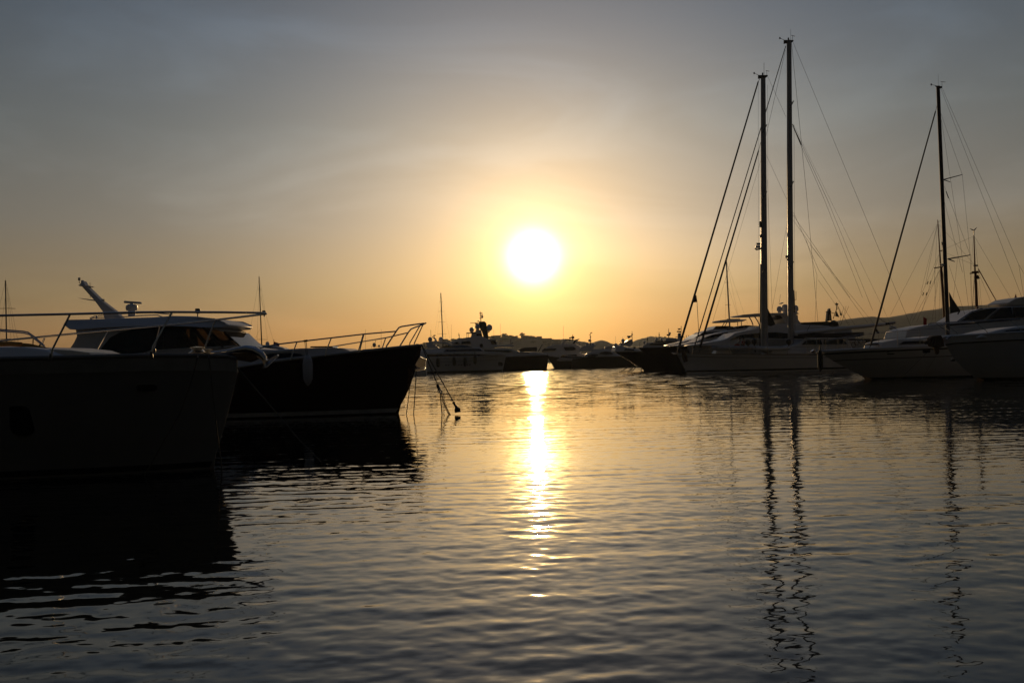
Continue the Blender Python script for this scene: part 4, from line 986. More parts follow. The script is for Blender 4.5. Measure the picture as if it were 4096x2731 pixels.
def mid_yacht():
    b = Boat('motor_yacht', 'white yacht topped by several thin light masts and small domes, behind the black bows', 'boat', 2640, 190.0, -9)
    b.hull([Z6(1900, 980), Z6(1200, 960), Z6(700, 950), Z6(440, 945)], [Z6(560, 1180), Z6(480, 1020), Z6(440, 945)], 3.0, 3.0, WHITE, cap=WHITE)
    m_ = b.prism('deckhouse', WHITE, [Z6(465, 950), Z6(490, 905), Z6(545, 868), Z6(700, 860), Z6(1000, 850), Z6(1180, 860), Z6(1250, 950)], 2.4, bevel=0.1)
    b.prism('deckhouse_window', GLASS, [Z6(570, 900), Z6(600, 880), Z6(1100, 870), Z6(1100, 900)], 2.4, out=0.06, bevel=0, parent=m_)
    r_ = b.prism('hardtop', BLACK, [Z6(628, 855), Z6(700, 842), Z6(1000, 838), Z6(1010, 850), Z6(800, 858)], 2.5, bevel=0.05)
    b.dome(Z6(690, 818), 5.8, y=-1, parent=r_); b.dome(Z6(770, 818), 5.4, y=-1, parent=r_); b.dome(Z6(500, 856), 5, y=-1, parent=m_)
    for x, y0, y1, w in ((730, 840, 702, 3), (545, 870, 768, 3), (682, 790, 755, 3)):
        s_ = b.spar('light_mast', BLACK, Z6(x, y0), Z6(x, y1), w, 1.5)
        b.line('yardarm', Z6(x - 6, y1 + 45), Z6(x + 12, y1 + 42), 0.15, material=BLACK, parent=s_)
    t_ = b.prism('radar_mast', WHITE, [Z6(820, 842), Z6(850, 795), Z6(900, 785), Z6(1020, 800), Z6(1030, 842)], 1.0, bevel=0.05)
    s_ = b.spar('light_mast', BLACK, Z6(882, 790), Z6(880, 640), 3.5, 1.6); b.dome(Z6(900, 715), 4, y=-.2, parent=s_); b.line('yardarm', Z6(850, 745), Z6(905, 745), 0.16, material=BLACK, parent=s_)
    b.prism('radar_scanner', BLACK, [Z6(808, 770), Z6(838, 770), Z6(838, 780), Z6(815, 785)], 0.3, bevel=0.03, parent=t_)
    k_ = b.prism('tower', WHITE, [Z6(1020, 842), Z6(1022, 720), Z6(1045, 710), Z6(1075, 720), Z6(1080, 842)], 0.7, bevel=0.05)
    b.prism('tower_opening', BLACK, [Z6(1040, 775), Z6(1045, 725), Z6(1060, 725), Z6(1062, 775)], 0.7, out=0.03, bevel=0, parent=k_)
    s_ = b.spar('light_mast', BLACK, Z6(1075, 720), Z6(1078, 600), 3, 2, parent=None)
    b.prism('radar_scanner', BLACK, [Z6(1020, 640), Z6(1068, 640), Z6(1068, 652), Z6(1050, 665), Z6(1035, 665)], 0.2, bevel=0.03, parent=k_)
    b.line('yardarm', Z6(1008, 690), Z6(1080, 695), 0.14, material=BLACK, parent=k_)
    b.tube('flybridge_rail', BLACK, [(*Z6(990, 830), -1.5), (*Z6(992, 772), -1.5), (*Z6(1125, 772), -1.5), (*Z6(1125, 830), -1.5)], 0.05)
    for x in (1157, 1192, 1240): b.line('whip_antenna', Z6(x, 800), Z6(x, 745), 0.05, material=BLACK)


mid_yacht()


# ---- three flybridge yachts berthed side by side
def fly_far():
    b = Boat('motor_yacht', 'nearer black yacht bow with a flat hardtop on thin posts, leftmost of three flybridge yachts', 'boat', 2672, 132.0, 5)
    b.hull([Z6(2600, 900), Z6(1800, 915), Z6(1200, 925), Z6(800, 935), Z6(400, 945)], [Z6(870, 1345), Z6(750, 1215), Z6(640, 1125), Z6(520, 1040), Z6(400, 945)], 2.0, 3.0, NAVY, cap=LTGREY, cap_r=0.05, fine=1.1)
    b.line('stem_trim', Z6(400, 945), Z6(640, 1128), 0.045, material=STEEL, y0=-0.03, y1=-0.05)
    m_ = b.prism('deckhouse', WHITE, [Z6(920, 915), Z6(930, 890), Z6(1100, 850), Z6(1260, 805), Z6(1430, 692), Z6(1570, 655), Z6(1900, 650), Z6(2400, 640), Z6(2500, 910)], 2.4, tap=0.15, bevel=0.1)
    b.prism('windscreen', GLASS, [Z6(1255, 805), Z6(1320, 755), Z6(1420, 705), Z6(1700, 688), Z6(1760, 690), Z6(1500, 760), Z6(1400, 800)], 2.4, tap=0.08, out=0.06, bevel=0, parent=m_)
    b.prism('fly_screen', GLASS, [Z6(1565, 655), Z6(1615, 604), Z6(1800, 602), Z6(1900, 612), Z6(1900, 655)], 1.9, bevel=0.02, parent=m_)
    h_ = b.prism('hardtop', WHITE, [Z6(1665, 522), Z6(1690, 512), Z6(1790, 502), Z6(2030, 500), Z6(2095, 500), Z6(2095, 508), Z6(2038, 532), Z6(1700, 543), Z6(1672, 538)], 1.8, bevel=0.03)
    for a_, c_ in (((1760, 543), (1705, 635)), ((1798, 543), (1740, 640)), ((1962, 536), (1962, 600)), ((2022, 500), (2022, 600)), ((2000, 495), (1790, 497))): b.tube('hardtop_post', BLACK, [(*Z6(*a_), -1.5), (*Z6(*c_), -1.5)], 0.05, parent=h_)
    b.block('helm_seat', CANVAS, Z6(1900, 612), Z6(2200, 650), 1.2, bevel=0.1)


def fly_mid():
    b = Boat('motor_yacht', 'middle flybridge yacht with a long dark windscreen, partly hidden by its neighbour', 'boat', 2760, 126.0, 6)
    b.hull([Z6(2700, 930), Z6(1800, 925), Z6(1300, 925), Z6(900, 920)], [Z6(1060, 1345), Z6(980, 1120), Z6(900, 920)], 2.0, 2.8, NAVY, cap=LTGREY)
    m_ = b.prism('deckhouse', WHITE, [Z6(1020, 920), Z6(1030, 902), Z6(1300, 850), Z6(1430, 782), Z6(1540, 742), Z6(1900, 660), Z6(2320, 600), Z6(2700, 600), Z6(2800, 920)], 2.3, tap=0.15, bevel=0.1)
    b.prism('windscreen', GLASS, [Z6(1425, 790), Z6(1545, 745), Z6(1800, 700), Z6(1780, 760), Z6(1700, 800), Z6(1640, 825), Z6(1640, 765), Z6(1470, 800)], 2.3, tap=0.08, out=0.06, bevel=0, parent=m_)
    b.prism('sun_lounge', CANVAS, [Z6(1900, 655), Z6(1905, 615), Z6(2080, 590), Z6(2330, 605), Z6(2330, 650)], 1.5, bevel=0.06)
    q = MB(); c_ = b.P(Z6(1925, 640), -1.6); q.tube([b.P(Z6(1905, 615), -1.6), c_, b.P(Z6(1945, 648), -1.6)], 0.09, 8); q.build('grab_handle', STEEL, b.e)


def fly_near():
    b = Boat('motor_yacht', 'white flybridge yacht with huge white domes on its hardtop, right behind the two masts', 'boat', 2870, 120.0, 7)
    b.hull([Z7(1500, 720), Z7(700, 700), Z7(0, 690), Z6(1700, 900), Z6(1170, 915)], [Z6(1330, 1330), Z6(1240, 1100), Z6(1170, 915)], 2.0, 2.8, LTGREY, cap=WHITE)
    m_ = b.prism('deckhouse', WHITE, [Z6(1280, 912), Z6(1300, 885), Z6(1700, 828), Z6(1800, 790), Z6(1920, 712), Z6(2290, 640), Z7(300, 515), Z7(480, 492), Z7(700, 478), Z7(900, 500), Z7(1230, 515), Z7(1300, 560), Z7(1300, 760), Z7(0, 800)], 2.4, tap=0.16, bevel=0.1)
    b.prism('side_window', GLASS, [Z6(1820, 828), Z6(1900, 780), Z6(2010, 742), Z6(2320, 708), Z7(500, 600), Z7(900, 640), Z7(960, 670), Z7(800, 690), Z7(0, 680)], 2.4, tap=0.1, out=0.06, bevel=0, parent=m_)
    b.prism('windscreen', GLASS, [Z7(440, 530), Z7(530, 492), Z7(690, 488), Z7(690, 520), Z7(560, 545)], 2.0, tap=0.1, out=0.05, bevel=0, parent=m_)
    h_ = b.prism('hardtop', WHITE, [Z7(22, 381), Z7(60, 366), Z7(240, 350), Z7(520, 342), Z7(800, 338), Z7(820, 352), Z7(760, 372), Z7(500, 372), Z7(240, 385), Z7(60, 388)], 1.9, bevel=0.05)
    for a_, c_ in (((150, 388), (210, 505)), ((228, 388), (298, 512))): b.tube('hardtop_post', WHITE, [(*Z7(*a_), -1.5), (*Z7((a_[0] + c_[0]) / 2 + 8, (a_[1] + c_[1]) / 2), -1.5), (*Z7(*c_), -1.5)], 0.07, parent=h_)
    b.prism('hardtop_wing', WHITE, [Z7(470, 368), Z7(800, 368), Z7(805, 430), Z7(850, 490), Z7(640, 480), Z7(600, 430), Z7(540, 430)], 1.7, bevel=0.05, parent=h_)
    b.prism('wing_opening', BLACK, [Z7(490, 375), Z7(560, 375), Z7(595, 415), Z7(520, 436)], 1.7, out=0.04, bevel=0, parent=h_)
    b.dome(Z7(563, 285), 10.5, y=-0.9, parent=h_); b.dome(Z7(640, 275), 15, y=-0.2, parent=h_); b.dome(Z7(775, 278), 13, y=0.8, parent=h_)
    b.prism('radar_scanner', WHITE, [Z7(580, 212), Z7(612, 198), Z7(622, 206), Z7(590, 222)], 0.3, bevel=0.03, parent=h_)
    ms = b.spar('signal_mast', BLACK, Z7(765, 345), Z7(755, 35), 7, 5)
    b.line('ladder_stile', Z7(788, 165), Z7(786, 50), 0.03, material=BLACK, parent=ms); b.line('yardarm', Z7(760, 165), Z7(790, 165), 0.03, material=BLACK, parent=ms)
    b.line('whip_antenna', Z7(558, 220), Z7(578, 95), 0.015)


fly_far(); fly_mid(); fly_near()


def black_top_yacht():
    b = Boat('motor_yacht', 'yacht with black domes and a black light tower, beyond the long white boom', 'boat', 3230, 135.0, 5)
    b.hull([Z7(1900, 690), Z7(1200, 690), Z7(600, 700), Z7(200, 700)], [Z7(320, 1060), Z7(200, 700)], 2.0, 2.8, BLACK)
    b.prism('deckhouse', LTGREY, [Z7(500, 740), Z7(620, 560), Z7(900, 520), Z7(1500, 520), Z7(1600, 740)], 2.2, tap=0.1, bevel=0.1)
    r_ = b.prism('hardtop', BLACK, [Z7(700, 482), Z7(840, 470), Z7(1150, 458), Z7(1340, 462), Z7(1350, 515), Z7(1100, 500), Z7(840, 505)], 2.0, bevel=0.05)
    b.dome(Z7(1195, 495), 13, y=-1.0, material=BLACK, parent=r_); b.dome(Z7(1292, 488), 15, y=-1.0, material=BLACK, parent=r_)
    t_ = b.prism('light_tower', BLACK, [Z7(1200, 450), Z7(1212, 330), Z7(1204, 318), Z7(1225, 312), Z7(1230, 286), Z7(1245, 278), Z7(1252, 312), Z7(1264, 322), Z7(1255, 335), Z7(1268, 445), Z7(1250, 445), Z7(1245, 370), Z7(1234, 370), Z7(1228, 450)], 0.3, bevel=0.02)
    b.tube('gaff', BLACK, [(*Z7(1262, 342), 0), (*Z7(1315, 346), 0)], 0.04, parent=t_); b.tube('gaff', BLACK, [(*Z7(1285, 420), 0), (*Z7(1332, 290), 0), (*Z7(1330, 200), 0)], 0.05, parent=t_)
    b.block('gaff_lamp', BLACK, Z7(1316, 214), Z7(1350, 234), 0.12, parent=t_)
    b.line('flag_halyard', Z7(1340, 235), Z7(1500, 520), 0.02); b.line('flag_halyard', Z7(1340, 235), Z7(1395, 370), 0.02)
    for a_, c_ in (((1370, 480), (1430, 260)), ((1395, 490), (1460, 250)), ((1380, 510), (1495, 250))): b.line('whip_antenna', Z7(*a_), Z7(*c_), 0.018)
    for pts, lab in (([(1328, 300), (1345, 290), (1332, 262)], 'tiny dark pennant high on the halyard above the black light tower'), ([(1312, 385), (1368, 398), (1345, 345), (1328, 312)], 'larger dark flag hanging right beside the black light tower'),
                     ([(1372, 320), (1405, 362), (1396, 380), (1380, 370)], 'rolled dark flag on the outer halyard beyond the black domes')):
        f = MB(); P_ = [b.P(Z7(*p), 0) for p in pts]; n = len(P_)
        f.add([p + Vector((0, -0.02, 0)) for p in P_] + [p + Vector((0, 0.02, 0)) for p in P_], [tuple(range(n)), tuple(range(2 * n - 1, n - 1, -1))] + [(i, i + n, (i + 1) % n + n, (i + 1) % n) for i in range(n)])
        o = f.build('flag', CANVAS); o.location = b.O; o.rotation_euler = (0, 0, b.h); tag(o, lab, 'flag', 'flags by the black light tower')


black_top_yacht()


# ------------------------------------------------------------------ the white two masted yacht
def ketch():
    b = Boat('sailing_yacht', 'large white two masted sailing yacht with tall thick masts and long white boom', 'sailing boat', 3000, 113.0, 5)
    b.hull([(3640, 1402), (3400, 1415), (3274, 1419), (3050, 1419), (2850, 1417), (2705, 1410)], [(2749, 1492), (2728, 1450), (2705, 1410)], 1.5, 2.9, WHITE, tw=0.7, deck=TEAK, cap=TEAK, cap_r=0.04, fine=1.25)
    b.band('waterline_stripe', BLACK, 0.18, 0.36, 0.015); b.band('cove_line', BLACK, 0.82, 0.84, 0.012, frac=True)
    fm = b.spar('foremast', ALU, (3058, 1412), (3052.5, 315), 29, 19, seg=14)
    mm = b.spar('mainmast', ALU, (3164, 1412), (3156, 163), 24, 19, seg=14)

    def head(m_, x, y, w):
        b.prism('mast_crane', DARKALU, [(x - w * .5, y), (x + w * .55, y), (x + w * .5, y + 6), (x + 10, y + 12), (x - 10, y + 12), (x - w * .5, y + 14)], 0.12, bevel=0.01, parent=m_)
        b.line('wind_vane', (x + w * .42, y), (x + w * .42, y - 17), 0.02, material=BLACK, parent=m_)
        b.line('wind_vane', (x + w * .42 - 4, y - 18), (x + w * .42 + 10, y - 15), 0.03, material=BLACK, parent=m_)
        b.line('anemometer_arm', (x - w * .5, y), (x - w * .5 - 17, y - 7), 0.025, material=BLACK, parent=m_)
        b.block('anemometer', BLACK, (x - w * .5 - 20, y - 11), (x - w * .5 - 15, y - 4), 0.05, parent=m_)
        b.block('masthead_lamp', BLACK, (x - 4, y - 9), (x + 1, y), 0.06, parent=m_)
    head(fm, 3052, 301, 36); b.line('masthead_aerial', (3056, 301), (3056, 252), 0.02, material=BLACK, parent=fm)
    head(mm, 3155, 161, 36); b.line('masthead_aerial', (3163, 161), (3163, 118), 0.015, material=BLACK, parent=mm)
    for m_, x, ys in ((fm, 3054, (515, 782, 1075)), (mm, 3161, (420, 741, 1062))):
        for y in ys:
            b.tube('spreader', DARKALU, [(x + 13, y - 15, 2.0), (x + 3, y + 2, 0.0), (x - 4, y + 17, -2.0)], [0.06, 0.11, 0.06], 8, parent=m_)
    # instruments on the foremast
    b.block('loudhailer', BLACK, (3038, 886), (3048, 909), 0.15, parent=fm); b.block('deck_light', BLACK, (3040, 938), (3047, 950), 0.12, parent=fm)
    r_ = b.prism('radar_bracket', ALU, [(3022, 992), (3028, 995), (3047, 990), (3047, 997), (3030, 1000)], 0.25, bevel=0.01, parent=fm)
    q = MB(); c_ = b.P((3032, 987), 0); q.lathe([(0.2, -0.14), (0.3, -0.1), (0.3, 0.08), (0.2, 0.13)], c_, 14); q.build('radar', WHITE, fm)
    b.block('radar_reflector', ALU, (3026, 972), (3041, 980), 0.12, parent=fm)
    b.spar('spinnaker_pole', DARKALU, (3040, 1400), (3043, 1056), 5, 4, y0=-0.4, parent=fm)
    b.block('steaming_light', BLACK, (3143, 1022), (3151, 1032), 0.12, parent=mm); b.block('deck_light', BLACK, (3147, 1034), (3152, 1042), 0.1, parent=mm)
    b.prism('sail_cover', CANVAS, [(3070, 1232), (3079, 1250), (3099, 1290), (3102, 1298), (3085, 1304), (3070, 1300)], 0.12, bevel=0.03, parent=fm)
    # headsails furled on their stays
    b.spar('furled_genoa', FURL, (2717, 1386), (3033, 327), 9, 5.5, seg=8)
    b.line('forestay', (3033, 327), (3045, 306), 0.03); b.line('genoa_tack', (2717, 1386), (2706, 1410), 0.05)
    q = MB(); P_ = [b.P(p, 0) for p in ((2785, 1181), (2789, 1208), (2773, 1210), (2765, 1212), (2776, 1178))]
    n = len(P_); q.add([p + Vector((0, -0.06, 0)) for p in P_] + [p + Vector((0, 0.06, 0)) for p in P_], [tuple(range(n)), tuple(range(2 * n - 1, n - 1, -1))] + [(i, i + n, (i + 1) % n + n, (i + 1) % n) for i in range(n)]); q.build('genoa_clew', FURL, b.e)
    b.line('genoa_sheet', (2788, 1208), (2795, 1330), 0.03); b.line('genoa_sheet', (2795, 1330), (2800, 1408), 0.02)
    b.spar('furled_jib', FURL, (2776, 1392), (3143, 185), 4.5, 3.2, seg=8)
    b.spar('furled_staysail', FURL, (2800, 1390), (3034, 604), 9, 5, seg=8)
    b.line('staysail_halyard', (3034, 604), (3043, 570), 0.025); b.line('staysail_tack', (2800, 1390), (2794, 1412), 0.04); b.line('jib_tack', (2776, 1392), (2768, 1411), 0.04)
    for p, q_, r in (((3033, 330), (3034, 1290), 0.012), ((3148, 200), (3148, 1300), 0.016), ((3070, 340), (3074, 1300), 0.012), ((3176, 500), (3180, 1330), 0.016),
                     ((3172, 170), (3652, 1325), 0.016), ((3166, 172), (3228, 796), 0.02), ((3228, 796), (3272, 1290), 0.018), ((3170, 497), (3310, 800), 0.018), ((3310, 800), (3490, 1240), 0.014), ((3170, 505), (3298, 800), 0.016),
                     ((3298, 800), (3450, 1190), 0.014), ((3170, 497), (3205, 580), 0.05), ((3172, 860), (3400, 1190), 0.016), ((3172, 880), (3470, 1290), 0.014), ((3174, 850), (3275, 1080), 0.016), ((3275, 1080), (3420, 1300), 0.014),
                     ((3225, 960), (3268, 1100), 0.013), ((3268, 1100), (3260, 1290), 0.013), ((3273, 1120), (3400, 1300), 0.012), ((3068, 300), (3145, 470), 0.014), ((3066, 622), (3148, 800), 0.014), ((3070, 720), (3090, 1280), 0.013), ((3142, 200), (3064, 545), 0.018),
                     ((3044, 640), (2850, 1290), 0.012), ((3147, 900), (3088, 1240), 0.012), ((3148, 905), (3170, 1330), 0.012), ((3240, 980), (3500, 1300), 0.012), ((3175, 500), (3560, 1290), 0.010)):
        b.line('stay', p, q_, r)
    # main boom with its white furled cover, sheet blocks and outhaul
    bm = b.spar('main_boom', WHITE, (3176, 1334), (3540, 1297), 20, 12, seg=12)
    b.spar('boom_end', BLACK, (3540, 1297), (3556, 1294), 11, 10, parent=bm); b.spar('boom_cap', ALU, (3556, 1294), (3580, 1290), 11, 9, parent=bm)
    q = MB(); c_ = b.P((3572, 1312), 0); q.ball(c_, 0.45, 0.25, 0.25); q.build('life_raft', WHITE, b.e)
    b.tube('mainsheet', ROPE, [(3572, 1298, 0), (3566, 1330, 0), (3560, 1380, 0)], 0.04)
    b.line('vang', (3240, 1300), (3190, 1400), 0.03, y0=-0.2, y1=-0.2); b.tube('boom_block', BLACK, [(3500, 1313, 0), (3510, 1328, 0), (3515, 1330, 0)], 0.13)
    # awning over the cockpit, deckhouse
    b.prism('awning', CANVAS, [(3208, 1336), (3250, 1330), (3300, 1333), (3452, 1328), (3450, 1342), (3420, 1348), (3300, 1347), (3230, 1348)], 2.0, bevel=0.06)
    for x in (3225, 3265, 3310, 3350, 3390, 3430, 3448): b.tube('awning_post', STEEL, [(x, 1344, -1.9), (x + 3, 1412, -2.2)], 0.025)
    d_ = b.prism('deckhouse', WHITE, [(3080, 1416), (3090, 1394), (3180, 1380), (3220, 1356), (3390, 1352), (3420, 1416)], 1.7, tap=0.15, bevel=0.06)
    b.prism('deckhouse_window', GLASS, [(3205, 1378), (3226, 1360), (3280, 1358), (3285, 1377)], 1.7, tap=0.1, out=0.04, bevel=0, parent=d_)
    b.prism('deckhouse_window', GLASS, [(3292, 1377), (3296, 1358), (3370, 1356), (3385, 1376)], 1.7, tap=0.1, out=0.04, bevel=0, parent=d_)
    b.tube('toe_rail', STEEL, [(2705, 1402, 0), (2760, 1396, -1.0), (2880, 1398, -2.2), (3050, 1401, -2.9), (3274, 1402, -2.9)], 0.015)
    b.tube('lifeline', WIRE, [(2705, 1390, 0), (2760, 1382, -1.0), (2880, 1384, -2.2), (3050, 1387, -2.9), (3274, 1388, -2.9)], 0.012)
    for x, y in ((2710, -0.1), (2770, -1.0), (2840, -1.9), (2917, -2.4), (2996, -2.7), (3070, -2.9), (3150, -2.9), (3230, -2.9)): b.tube('stanchion', STEEL, [(x, 1384, y), (x, 1418, y)], 0.022)
    an = b.prism('bow_anchor', STEEL, [Z6(915, 1015), Z6(1000, 1020), Z6(1010, 1045), Z6(960, 1050)], 0.15, bevel=0.02)
    b.tube('anchor_shank', CHAIN, [(*Z6(1110, 1000), -0.8), (*Z6(1130, 1080), -0.9), (*Z6(1150, 1165), -0.9)], [0.2, 0.3, 0.22], 8)
    b.prism('hatch', WHITE, [(2860, 1416), (2866, 1402), (2920, 1400), (2930, 1416)], 0.8, bevel=0.04)
    return b


KT = ketch()


def on(b, name, label, cat, p, y, group=None):
    e = bpy.data.objects.new(name, None); col.objects.link(e); e.location = b.W(p, y); e.rotation_euler = (0, 0, b.h); tag(e, label, cat, group); return e


# dinghies on the foredeck
def dinghy(e, L, white, motor=True):
    q = MB(); r = 0.24
    q.tube([(L / 2, -0.62, r), (L / 6, -0.66, r), (-L / 4, -0.6, r + .03), (-L * .42, -0.35, r + .1), (-L / 2, 0, r + .16), (-L * .42, 0.35, r + .1), (-L / 4, 0.6, r + .03), (L / 6, 0.66, r), (L / 2, 0.62, r)], [0.12] + [r] * 7 + [0.12], 12)
    q.build('inflatable_tube', white, e)
    q = MB(); q.add([(-L * .46, 0, .2), (-L * .2, -.5, .12), (L * .44, -.55, .1), (L * .44, .55, .1), (-L * .2, .5, .12), (-L * .2, 0, -.1), (L * .44, 0, -.12)], [(0, 1, 4), (1, 2, 3, 4), (0, 5, 1), (1, 5, 6, 2), (0, 4, 5), (4, 3, 6, 5), (2, 6, 3)]); q.build('floor', LTGREY, e)
    if motor:
        q = MB(); q.ball((L / 2 + .1, 0, 0.95), .32, .24, .34); mo = q.build('outboard_motor', BLACK, e)
        q = MB(); q.tube([(L / 2 + .1, 0, .7), (L / 2 + .14, 0, .0), (L / 2 + .2, 0, -.25)], [.1, .08, .06], 8); q.build('motor_leg', BLACK, mo)


dinghy(on(KT, 'dinghy', 'white inflatable dinghy with black outboard lying between the two masts', 'dinghy', Z7(440, 850), -1.2, 'inflatable dinghies on the two masted yacht'), 4.1, WHITE)
dinghy(on(KT, 'dinghy', 'grey inflatable dinghy forward of the left mast with two people above it', 'dinghy', Z6(1900, 985), -0.6, 'inflatable dinghies on the two masted yacht'), 4.6, FENDER)


def person(e, top_mat, lean):
    me = bpy.data.meshes.new('body')
    J = {'pelvis': (0, 0, .12), 'belly': (.02 * lean, 0, .34), 'chest': (.05 * lean, 0, .56), 'neck': (.07 * lean, 0, .70), 'head': (.10 * lean, 0, .84), 'crown': (.10 * lean, 0, .95),
         'hl': (0, -.1, .10), 'kl': (-.42, -.15, .16), 'al': (-.48, -.15, -.26), 'tl': (-.62, -.15, -.30), 'hr': (0, .1, .10), 'kr': (-.42, .15, .16), 'ar': (-.48, .15, -.26), 'tr': (-.62, .15, -.30),
         'sl': (.05 * lean, -.19, .60), 'el': (-.06, -.25, .36), 'wl': (-.28, -.17, .26), 'ml': (-.36, -.14, .24), 'sr': (.05 * lean, .19, .60), 'er': (-.06, .25, .36), 'wr': (-.28, .17, .26), 'mr': (-.36, .14, .24)}
    Rd = dict(pelvis=.14, belly=.13, chest=.14, neck=.055, head=.10, crown=.06, hl=.09, kl=.065, al=.045, tl=.035, hr=.09, kr=.065, ar=.045, tr=.035, sl=.065, el=.045, wl=.032, ml=.03, sr=.065, er=.045, wr=.032, mr=.03)
    ks = list(J); ed = [('pelvis', 'belly'), ('belly', 'chest'), ('chest', 'neck'), ('neck', 'head'), ('head', 'crown'), ('pelvis', 'hl'), ('hl', 'kl'), ('kl', 'al'), ('al', 'tl'), ('pelvis', 'hr'), ('hr', 'kr'), ('kr', 'ar'), ('ar', 'tr'),
                        ('chest', 'sl'), ('sl', 'el'), ('el', 'wl'), ('wl', 'ml'), ('chest', 'sr'), ('sr', 'er'), ('er', 'wr'), ('wr', 'mr')]
    me.from_pydata([J[k] for k in ks], [(ks.index(a), ks.index(c)) for a, c in ed], []); me.materials.append(SKIN)
    o = bpy.data.objects.new('body', me); col.objects.link(o); o.parent = e
    o.modifiers.new('skin', 'SKIN'); o.modifiers.new('sub', 'SUBSURF').render_levels = 1
    for i, k in enumerate(ks):
        me.skin_vertices[0].data[i].radius = (Rd[k], Rd[k]); me.skin_vertices[0].data[i].use_root = (k == 'pelvis')
    q = MB(); q.tube([(0, 0, .08), (.02 * lean, 0, .34), (.05 * lean, 0, .58), (.06 * lean, 0, .66)], [.17, .165, .2, .09], 12); q.build('shirt', top_mat, e)
    q = MB(); q.tube([(.02, -.09, .12), (-.2, -.12, .15), (-.42, -.15, .16), (-.46, -.15, 0)], [.11, .1, .085, .07], 10); q.tube([(.02, .09, .12), (-.2, .12, .15), (-.42, .15, .16), (-.46, .15, 0)], [.11, .1, .085, .07], 10); q.build('trousers', RED if top_mat is SHIRT else CANVAS, e)
    q = MB(); q.ball((.115 * lean, 0, .90), .105, .10, .095); q.build('hair', HAIR, e)


person(on(KT, 'person', 'dark haired person in a pale shirt sitting on the foredeck, the left one of two', 'person', Z6(1985, 920), -0.4), SHIRT, 1.0)
person(on(KT, 'person', 'dark haired person in red sitting on the foredeck, nearer the left mast', 'person', Z6(2050, 925), -0.2), RED, 0.6)
# round cover of a stored outboard motor
ob = on(KT, 'outboard_motor', 'rounded black stored outboard motor beside the two seated people', 'motor', Z6(2125, 905), -0.4)
q = MB(); q.ball((0, 0, .32), .34, .28, .36); q.build('cowling', BLACK, ob); q = MB(); q.tube([(0, 0, .1), (.03, 0, -.5)], [.1, .07], 8); q.build('motor_leg', BLACK, ob)


